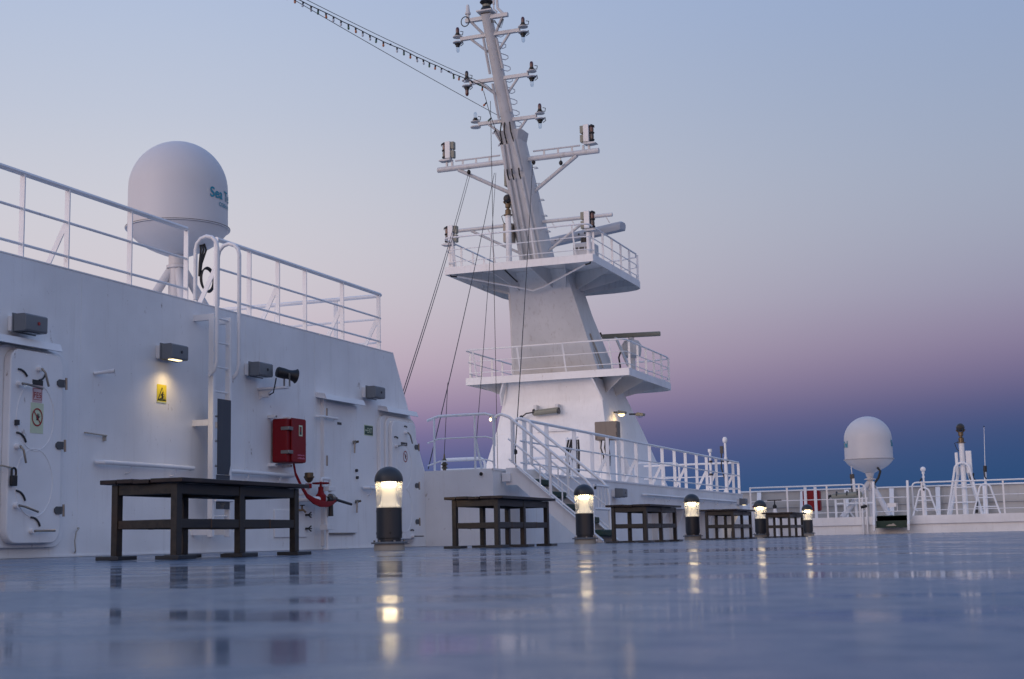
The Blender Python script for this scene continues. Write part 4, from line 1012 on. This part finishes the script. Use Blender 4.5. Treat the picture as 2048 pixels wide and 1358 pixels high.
for s in (-.9, -.75, -.3, -.1, .1): MB().cyl(c + d * (s * 1.3) - nn * .18 + Vector((0, 0, .0)), c + d * (s * 1.3) - nn * .165, .035, n=8).build('bolt', blackm, t)
e = c + d * 1.575
for u, v in ((.08, .08), (-.08, 0), (.08, -.09)): MB().box(-.006, .008, -.04, .04, -.012, .012).build('slot', charcoal, t).matrix_local = Matrix.Translation(e + nn * u + Vector((0, 0, v)) - t.location) @ Matrix.Rotation(math.atan2(d.y, d.x), 4, 'Z')
t, c, d, nn = radar_bar('slim olive radar scanner on the lower mast platform', (-13.03, 45.2, 6.73), .98, rad(8), .16, .20, olive)
MB().lathe([(.09, 0), (.12, .05), (.12, .7), (.30, .78), (.33, .95), (.33, 1.15), (.24, 1.28), (.10, 1.32), (.09, 1.40)], (c.x, c.y, 5.25), 24).build('gearbox', white_mast, t)
MB().tube([(c.x - .3, c.y - .1, 6.3), (c.x - .42, c.y - .1, 6.0), (c.x - .38, c.y - .1, 5.7), (c.x - .40, c.y - .1, 5.4)], .03, 7).build('cable', blackm, t)
MB().cyl(c - d * .98, c - d * 1.05 + Vector((.02, 0, .14)), .03, n=8).build('drip_spout', blackm, t)

# work lights on the lower tower
t = thing('tube_light', 'unlit fluorescent tube fixture on the tower above its door', 'tube light', (-15.05, 42.2, 4.0))
MB().cyl((-15.45, 42.22, 4.03), (-14.62, 42.22, 4.09), .09, n=14).build('tube', olive, t)
for x in (-15.40, -14.68): MB().box(x - .05, x + .05, 42.2, 42.5, 4.1, 4.28).build('bracket', white_mast, t)
for x in (-15.44, -14.62): MB().cyl((x - .03, 42.22, 4.06), (x + .03, 42.22, 4.06), .10, n=14).build('end_cap', charcoal, t)
MB().tube([(-15.5, 42.2, 4.05), (-15.7, 42.2, 4.03), (-15.85, 42.2, 3.93)], .022, 7).build('cable', blackm, t)
MB().cyl((-15.84, 42.2, 3.88), (-15.9, 42.25, 3.95), .05, n=8).build('plug', blackm, t)
def lamp_arm(label, o, lit):
    x, y, z = o
    t = thing('work_lamp', label, 'work lamp', o, 'work lamps on the tower')
    MB().tube([(x - .35, y + .05, z + .03), (x - .1, y, z + .02)], .028, 7).build('arm', charcoal, t)
    MB().prism([(x - .12, y - .12, z - .03), (x + .14, y - .12, z - .05), (x + .16, y - .12, z + .03), (x - .05, y - .12, z + .07)], (0, .26, 0)).build('hood', olive, t)
    MB().lathe([(.001, -.07), (.07, -.05), (.10, -.01), (.105, .0)], (x + .02, y - .01, z - .05), 16).build('lamp', bulb_on if lit else smoke_clear, t)
    if lit:
        ldt = bpy.data.lights.new('work_bulb', 'POINT'); ldt.energy = 5; ldt.color = (1.0, .66, .30); ldt.shadow_soft_size = .2
        lo = bpy.data.objects.new('work_bulb', ldt); COL.objects.link(lo); lo.parent = t; lo.location = (.02, -.02, -.22)
lamp_arm('glowing work lamp on the tower above the brown cabinet', (-12.93, 43.4, 4.0), True)
lamp_arm('unlit work lamp at the right edge of the tower', (-12.55, 44.2, 3.98), False)
t = thing('control_cabinet', 'brown weathered control cabinet beside the tower', 'cabinet', (-12.65, 41.0, RDZ))
MB().box(-13.03, -12.32, 40.9, 41.25, 2.98, 3.54).build('case', browng, t, bevel=.03)
for x in (-12.95, -12.45): MB().box(x, x + .05, 41.05, 41.1, RDZ, 2.98).build('leg', white_rail, t)
for k in range(3): MB().tube([(-12.85 + .12 * k, 41.0, 2.98), (-12.88 + .12 * k, 41.0, 2.75), (-12.80 + .1 * k, 41.0, 2.5), (-12.82 + .1 * k, 41.0, 2.2)], .025, 6).build('cable', blackm, t)
MB().cyl((-12.98, 40.9, 3.05), (-12.98, 40.885, 3.05), .025, n=8).build('knob', charcoal, t)
MB().box(-12.36, -12.34, 40.885, 40.9, 3.1, 3.2).build('hinge', charcoal, t); MB().box(-12.36, -12.34, 40.885, 40.9, 3.33, 3.43).build('hinge', charcoal, t)
t = thing('bare_bulb', 'bare glowing bulb hanging from the railing left of the stair', 'bulb', (-8.33, 20.75, 1.95))
MB().cyl((-8.335, 20.78, 2.03), (-8.335, 20.78, 1.985), .012, n=8).build('socket', blackm, t)
MB().lathe([(.010, 0), (.019, -.022), (.017, -.042), (.001, -.052)], (-8.335, 20.78, 1.985), 14).build('globe', bulb_on, t)

# ---- halyards, stays and the string of bulbs
def wire(name, label, pts, r, cat, mat=ropem):
    o = MB().tube(pts, r, 5).build(name, mat); tag(o, label, cat, 'mast halyards and stays'); return o
def sag(p, q, s, n=14):
    p = Vector(p); q = Vector(q)
    return [p.lerp(q, i / n) - Vector((0, 0, s * 4 * (i / n) * (1 - i / n))) for i in range(n + 1)]
hl = thing('halyard', 'paired halyard from the left of the big yard to the deckhouse end', 'halyard', (-16.5, YB, 11.4), 'mast halyards and stays')
for dy in (0, .07): MB().tube(sag((XM - 1.62 + dy, YB, 11.38), (-9.62, 20.2 + dy, 2.3), .12), .008, 5).build('line', ropem, hl)
MB().lathe([(.03, -.07), (.06, -.02), (.06, .02), (.03, .07)], (XM - 1.6, YB, 11.44), 12).build('block', blackm, hl)
wire('halyard', 'halyard from beside the mast column to the left end of the raised deck', sag((-15.75, 40.0, 11.35), (-9.61, 21.2, 1.25), .15), .009, 'halyard')
wire('halyard', 'thin halyard from the column to the deck behind the left railing', sag((-15.70, 40.0, 11.35), (-9.97, 24.0, 1.3), .12), .007, 'halyard')
wire('halyard', 'near vertical halyard in front of the left edge of the tower', sag((-15.40, 38.9, 13.3), (-15.68, 39.6, 1.2), 0, 2), .009, 'halyard')
hl = thing('halyard', 'halyard with black weight from right of the column down to the stair top', 'halyard', (XM + .55, YB, 11.5), 'mast halyards and stays')
for dy in (0,): MB().tube(sag((XM + .52 + dy, YB, 11.48), (-8.43 + dy * .3, 22.1, 1.55), .12), .009, 5).build('line', ropem, hl)
MB().lathe([(.001, -.05), (.035, -.03), (.035, .02), (.001, .06)], (-8.43, 22.1, 1.52), 12).build('weight', blackm, hl)
MB().tube([(-8.43, 22.1, 1.5), (-8.42, 22.08, 1.3), (-8.42, 22.1, 1.19)], .009, 5).build('tail', ropem, hl)
MB().lathe([(.03, -.07), (.06, -.02), (.06, .02), (.03, .07)], (XM + .55, YB, 11.50), 12).build('block', blackm, hl)
t = thing('spare_block', 'black pulley block hanging alone under the right of the big yard', 'pulley', (XM + 1.43, YB, 11.4), 'mast halyards and stays')
MB().lathe([(.03, -.07), (.06, -.02), (.06, .02), (.03, .07)], (XM + 1.43, YB, 11.38), 12).build('block', blackm, t)
MB().cyl((XM + 1.43, YB, 11.44), (XM + 1.43, YB, 11.55), .012, n=6).build('shackle', steel, t)
t = thing('wire_insulator', 'small brown antenna insulator standing behind the left railing', 'insulator', (-9.75, 22.4, RDZ))
MB().lathe([(.03, 0), (.03, .12), (.06, .14), (.03, .17), (.065, .2), (.03, .23), (.055, .26), (.02, .30), (.01, .38)], (-9.85, 22.4, RDZ), 14).build('insulator', brass, t)
MB().tube([(-9.85, 22.4, RDZ + .37), (-10.2, 23.4, 2.9)], .006, 5).build('wire', ropem, t)
wire('stay_wire', 'long bare stay wire running aft below the string of bulbs', sag((-15.17, 39.25, 12.85), (-18.22, 25.0, 14.16), .08, 24), .009, 'wire')
ls = thing('light_string', 'string of coloured bulbs hanging from the mast to the upper left', 'light string', (-15.4, 38.6, 13.6))
A, B = Vector((-15.40, 38.55, 13.62)), Vector((-18.39, 25.0, 14.08))
main = sag(A, B, .14, 40)
MB().tube([p + Vector((0, 0, .10)) for p in main], .009, 5).build('carrier_wire', ropem, ls)
slack = [p + Vector((random.uniform(-.01, .01), 0, random.uniform(-.014, .014))) for p in main]
MB().tube(slack, .013, 5).build('cable', blackm, ls)
cols = [orange_b, green_b, clear_b, clear_b]
def bulb(p, k, d=(0, 0, -1)):
    d = Vector(d).normalized()
    s = MB().cyl(p, p + d * .07, .024, .026, 9).build('socket', blackm, ls)
    MB().lathe([(.020, 0), (.030, .03), (.032, .055), (.022, .08), (.001, .09)], p + d * .065, 10, d).build('bulb', cols[k % 4], s)
nb_ = 46
for k in range(nb_):
    f = (k + .6) / nb_ * .985
    i = int(f * 40); p = slack[i].lerp(slack[min(i + 1, 40)], f * 40 - i)
    jit = random.random()
    dirv = (0, random.uniform(-.3, .3), -1) if jit > .25 else (random.uniform(-.8, .8), random.uniform(-.6, .6), random.uniform(-.9, .3))
    bulb(p, k, dirv)
drop = [Vector((-15.50, 38.6, 13.55)), Vector((-15.38, 38.75, 12.9)), Vector((-15.25, 39.0, 12.3)), Vector((-15.12, 39.6, 11.7))]
MB().tube(drop, .010, 5).build('drop_cable', blackm, ls)
for k, f in enumerate((.18, .42, .62, .80)):
    i = int(f * 3); p = drop[i].lerp(drop[i + 1], f * 3 - i); bulb(p, k, (-.7, 0, -.6))
MB().tube([Vector((-15.40, 38.55, 13.72)), Vector((-15.1, 38.72, 13.42))], .010, 5).build('fastening', blackm, ls)

# ================================================================== BOW END
def bow_rail(label, x0, x1, posts, closed_left, closed_right):
    t = thing('railing', label, 'railing', ((x0 + x1) / 2, 48.05, .57), 'railings on the forward platform')
    y = 48.08
    z = .57
    top = [(x0, y, z + 1.06), (x1, y, z + 1.06)]; r = .14
    pts = []
    if closed_left: pts += [(x0 + r, y, z + .15)] + arc((x0 + r, y, z + .15 + r), r, rad(270), rad(180), (1, 0, 0), (0, 0, 1), 5) + arc((x0 + r, y, z + 1.06 - r), r, rad(180), rad(90), (1, 0, 0), (0, 0, 1), 5)
    else: pts += [top[0]]
    if closed_right: pts += arc((x1 - r, y, z + 1.06 - r), r, rad(90), 0, (1, 0, 0), (0, 0, 1), 5) + arc((x1 - r, y, z + .15 + r), r, 0, rad(-90), (1, 0, 0), (0, 0, 1), 5)
    else: pts += [top[1]]
    MB().tube(pts, .026, 8).build('top_rail', white_rail, t)
    for h in (.60, .16): MB().tube([(x0, y, z + h), (x1, y, z + h)], .013, 7).build('mid_rail', white_rail, t)
    for x in posts: MB().bar((x, y, z), (x, y, z + 1.05), .055, .016, (0, 1, 0)).build('post', white_rail, t)
bow_rail('white railing on the forward platform left of the green steps', -9.88, -6.05, (-9.86, -8.62, -7.3, -6.25), False, True)
bow_rail('white railing on the forward platform right of the green steps', -4.55, 12, (-4.25, -3.2, -1.75, -.2, 1.4, 3, 4.6, 6.2, 8, 10), True, False)
t = thing('deck_steps', 'short steps with dark green treads up to the forward platform', 'steps', (-5.25, 47.7, 0))
for x in (-5.80, -4.72):
    MB().prism([(x, 47.5, .12), (x, 47.56, .12), (x, 48.02, .6), (x, 48.04, 1.70), (x, 47.98, 1.70), (x, 47.86, .72), (x, 47.5, .30)], (.07, 0, 0)).build('side_plate', white_rail, t)
    MB().bar((x + .035, 47.52, .10), (x + .035, 48.0, 1.70), .07, .05, (0, 1, 0)).build('handrail_post', white_rail, t)
for z, y in ((.22, 47.5), (.42, 47.76)): 
    MB().box(-5.72, -4.73, y, y + .26, z - .03, z).build('tread', greenm, t)
    MB().box(-5.72, -4.73, y + .24, y + .26, z, z + .17).build('riser', greenm, t)
MB().prism([(-5.42, 47.735, .25), (-5.30, 47.735, .31), (-5.24, 47.735, .30), (-5.18, 47.735, .34), (-5.12, 47.735, .29), (-5.08, 47.735, .25)], (0, .006, 0)).build('worn_patch', beige_rust, t)
for z in (1.17, .72): MB().cyl((-5.74, 48.0, z), (-4.70, 48.0, z), .018, n=8).build('gate_bar', white_rail, t)
for x in (-5.4, -5.05): MB().cyl((x, 48.0, .72), (x, 48.0, 1.0), .012, n=6).build('gate_slat', white_rail, t)
MB().box(-5.36, -5.08, 47.985, 48.0, .86, .99).build('gate_plate', white_rail, t)

rr = radome('white radome dome on a tripod at the bow', (-6.17, 50.5), .815, 2.56, 4.05, 2.10, .57, .20, .12,
            [('Sea Tel', .30, math.atan2(-50.5, 6.17) + rad(68), 2.98, .012), ('Sea Tel', .30, math.atan2(-50.5, 6.17) - rad(118), 2.98, .012)])
MB().lathe([(.17, 2.11), (.10, 1.92), (.20, 1.88), (.20, 1.86), (.10, 1.86), (.11, 1.5)], (-6.17, 50.5, 0), 20).build('neck', radome_w, rr)
MB().cyl((-6.17, 50.5, .57), (-6.17, 50.5, 1.7), .07, n=14).build('centre_post', radome_w, rr)
for dx, dy in ((-.88, -1.0), (.72, -1.0), (.0, .8)):
    MB().cyl((-6.17 + dx, 50.5 + dy, .57), (-6.17 + dx * .05, 50.5 + dy * .05, 1.76), .095, .085, 14).build('strut', radome_w, rr)
MB().tube([(-5.85, 50.1, 2.25), (-5.76, 50.1, 2.12), (-5.84, 50.1, 1.9), (-5.98, 50.1, 1.72), (-6.0, 50.1, 1.55)], .04, 8).build('cable', blackm, rr)

def aframe(t, x, y, z, h, w, r=.03):
    pts = [(x - w, y, z), (x - w * .45, y, z + h - .18)] + arc((x, y, z + h - .18), w * .45, rad(170), rad(10), (1, 0, 0), (0, 0, 1), 8) + [(x + w * .45, y, z + h - .18), (x + w, y, z)]
    MB().tube(pts, r, 9).build('hoop_frame', white_rail, t)
    for f in (.25, .55):
        ww = w * (1 - f * .55); MB().cyl((x - ww, y, z + h * f), (x + ww, y, z + h * f), r * .6, n=7).build('cross_bar', white_rail, t)
t = thing('antenna_post', 'white antenna post with a ball top right of the green steps', 'antenna', (-4.3, 49.5, .57))
MB().lathe([(.05, 0), (.05, 1.05), (.03, 1.07), (.03, 1.25), (.045, 1.26), (.045, 1.3), (.03, 1.31), (.03, 1.38), (.05, 1.4), (.05, 1.44), (.03, 1.46)] + [(.09 * math.cos(a), 1.54 + .09 * math.sin(a)) for a in [rad(q) for q in range(-70, 90, 20)]] + [(.001, 1.63)], (-4.3, 49.5, .57), 14).build('post', white_rail, t)
aframe(t, -4.3, 49.4, .57, .92, .40)
MB().tube([(-4.36, 49.45, 1.8), (-4.42, 49.4, 1.7), (-4.35, 49.4, 1.55), (-4.3, 49.4, 1.4)], .03, 6).build('cable', blackm, t)
t = thing('whip_antenna', 'thin whip antenna with a black base at the far right', 'antenna', (-2.35, 49.5, .57))
MB().cyl((-2.36, 49.5, .57), (-2.33, 49.5, 1.95), .05, .04, 12).build('post', white_rail, t)
MB().cyl((-2.33, 49.5, 1.95), (-2.32, 49.5, 2.15), .06, n=12).build('loading_coil', blackm, t)
MB().cyl((-2.32, 49.5, 2.15), (-2.27, 49.5, 3.42), .012, .007, 6).build('whip', white_rail, t)
MB().lathe([(.001, -.03), (.025, 0), (.001, .03)], (-2.27, 49.5, 3.44), 8).build('tip', blackm, t)
aframe(t, -2.36, 49.4, .57, .98, .42)
MB().tube([(-2.36, 49.42, 1.98), (-2.35, 49.4, 1.8), (-2.27, 49.4, 1.65)], .022, 6).build('cable', blackm, t)
t = ptz('bronze camera on the tall white post at the bow', (-3.08, 50.5, .57), 2.42, .09)
MB().box(-2.97, -2.78, 50.45, 50.6, 1.95, 2.72).build('electronics_box', white_rail, t, bevel=.02)
MB().box(-3.32, -3.22, 50.5, 50.62, 1.9, 2.68).build('side_box', white_rail, t, bevel=.02)
for dx, dy in ((-.55, .5), (.5, .5)): MB().cyl((-3.08 + dx, 50.5 + dy, .57), (-3.08 + dx * .2, 50.5 + dy * .2, 2.2), .055, n=10).build('back_stay', white_rail, t)
aframe(t, -3.1, 50.3, .57, 1.68, .55, .04)
for k in range(2): MB().tube([(-2.85 + .1 * k, 50.45, 1.95), (-2.87 + .1 * k, 50.4, 1.8), (-2.8 + .1 * k, 50.4, 1.7)], .03, 6).build('cable', blackm, t)
MB().cyl((-2.72, 50.2, .62), (-2.70, 50.2, 1.0), .05, n=8).build('cable_grip', blackm, t)
t = thing('red_locker', 'red locker strapped by two white bars against the bow bulwark', 'locker', (-8.45, 52, .57))
MB().box(-8.78, -8.16, 52.0, 52.4, .86, 1.60).build('case', redm, t, bevel=.05)
for x in (-8.66, -8.30): MB().box(x - .05, x + .05, 51.93, 51.985, .57, 1.72).build('bar', white_rail, t)
t = thing('stand_floodlight', 'floodlight fixture lying on a white tubular stand by the bow radome', 'floodlight', (-6.95, 49.6, .57))
MB().lathe([(.02, -.55), (.10, -.50), (.11, .45), (.06, .5)], (-6.85, 49.6, 1.32), 16, (1, 0, .05)).build('fixture', olive, t)
for x in (-7.2, -6.85, -6.5): MB().cyl((x - .02, 49.6, 1.36), (x + .02, 49.6, 1.36), .115, n=14).build('clamp', charcoal, t)
MB().tube([(-7.38, 49.6, 1.33), (-7.48, 49.6, 1.3), (-7.52, 49.6, 1.2)], .05, 8).build('cable_entry', blackm, t)
for x in (-7.25, -6.95): MB().cyl((x, 49.6, .57), (x, 49.6, 1.24), .04, n=8).build('leg', white_rail, t)
MB().cyl((-7.25, 49.6, 1.05), (-6.0, 49.6, 1.05), .03, n=8).build('cross_tube', white_rail, t)
MB().cyl((-6.95, 49.6, 1.0), (-6.7, 49.9, .57), .03, n=8).build('brace', white_rail, t)
t = thing('vhf_antenna', 'short antenna with black base left of the bow radome', 'antenna', (-6.6, 49.9, .57))
MB().cyl((-6.60, 49.9, .57), (-6.66, 49.9, 1.9), .05, n=10).build('post', white_rail, t)
MB().box(-6.76, -6.62, 49.82, 49.96, 1.9, 2.05).build('base_box', charcoal, t, bevel=.01)
MB().cyl((-6.69, 49.9, 2.05), (-6.71, 49.9, 2.32), .014, n=6).build('whip', white_rail, t)
MB().tube([(-6.72, 49.85, 1.92), (-6.73, 49.82, 1.7), (-6.7, 49.82, 1.4)], .02, 6).build('cable', blackm, t)
t = thing('platform_ladder', 'pair of white pipes rising from deck left of the green steps', 'pipe', (-6.2, 47.9, 0))
for x in (-6.16, -6.02): MB().tube([(x, 47.95, .002), (x, 47.95, 1.0), (x + .03, 47.95, 1.2)], .03, 8).build('pipe', white_rail, t)
MB().cyl((-6.2, 47.94, .88), (-6.0, 47.94, .92), .05, n=8).build('valve', blackm, t)
t = thing('vent_valve', 'dark valve with a flat handle near the far bollard lights', 'valve', (-8.85, 47.0, 0))
MB().lathe([(.12, 0), (.12, .02), (.09, .03), (.09, .6), (.07, .8), (.05, .9)], (-8.85, 47.0, .0015), 14).build('stem', white_rail, t)
MB().lathe([(.06, 0), (.07, .08), (.03, .14)], (-8.85, 47.0, .9), 12).build('gland', blackm, t)
MB().bar((-9.08, 47.0, 1.17), (-8.62, 47.0, 1.17), .08, .035).build('handle', blackm, t)
MB().cyl((-8.85, 47.0, 1.03), (-8.85, 47.0, 1.19), .02, n=8).build('spindle', blackm, t)
t = thing('fire_hose', 'red fire hose slung over a bracket at the far end of the low wall', 'hose', (-9.3, 46.8, 0))
MB().tube([(-9.55, 46.9, 1.0), (-9.35, 46.9, .85), (-9.2, 46.9, .62), (-9.1, 46.9, .42), (-9.1, 46.9, .2), (-9.08, 46.9, .03)], .04, 9).build('hose', redm, t)
MB().cyl((-9.56, 46.95, .002), (-9.56, 46.95, 1.02), .03, n=8).build('bracket', white_rail, t)
# antennas by the long railing
t = thing('antenna_post', 'short white antenna clipped to the long railing near its end', 'antenna', (-8.3, 36.1, RDZ))
MB().lathe([(.04, 0), (.04, .4), (.05, .41), (.05, .44), (.035, .45), (.035, .8), (.028, .82), (.028, 1.0), (.055, 1.03), (.055, 1.10)], (-8.40, 36.1, RDZ), 12).build('post', white_rail, t)
for z in (.42, .75): MB().cyl((-8.40, 36.1, RDZ + z), (-8.40, 36.1, RDZ + z + .05), .055, n=10).build('clamp', charcoal, t)
t = thing('antenna_post', 'tall white antenna with round top near the long railing end', 'antenna', (-8.4, 38.0, RDZ))
MB().lathe([(.05, 0), (.05, .95), (.032, 1.0), (.032, 1.36), (.055, 1.38), (.068, 1.42), (.068, 1.47), (.04, 1.52)], (-8.42, 38.0, RDZ), 14).build('post', white_rail, t)
MB().cyl((-8.42, 38.0, RDZ + .84), (-8.42, 38.0, RDZ + .92), .09, n=12).build('clamp', charcoal, t)
MB().box(-8.56, -8.48, 37.96, 38.04, RDZ + 1.08, RDZ + 1.28).build('amplifier', charcoal, t)
MB().tube([(-8.52, 37.96, RDZ + 1.08), (-8.54, 37.95, RDZ + .7), (-8.46, 37.95, RDZ + .4)], .02, 6).build('cable', blackm, t)
t = thing('hanging_rope', 'dark coiled ropes hung inside the long railing near the stair', 'rope', (-9.2, 27.3, RDZ))
for k in range(4): MB().tube([(-9.25 + .05 * k, 27.3, 2.05 - .02 * k), (-9.30 + .05 * k, 27.25, 1.8), (-9.28 + .06 * k, 27.25, 1.4), (-9.24 + .05 * k, 27.25, 1.32), (-9.20 + .05 * k, 27.28, 1.4), (-9.19 + .05 * k, 27.3, 1.8), (-9.2 + .05 * k, 27.3, 2.05)], .022, 6).build('coil', ropem, t)
MB().cyl((-9.3, 27.3, 2.05), (-9.05, 27.3, 2.1), .02, n=8).build('peg', white_rail, t)
MB().cyl((-9.3, 27.32, RDZ), (-9.3, 27.32, 2.1), .03, n=8).build('post', white_rail, t)
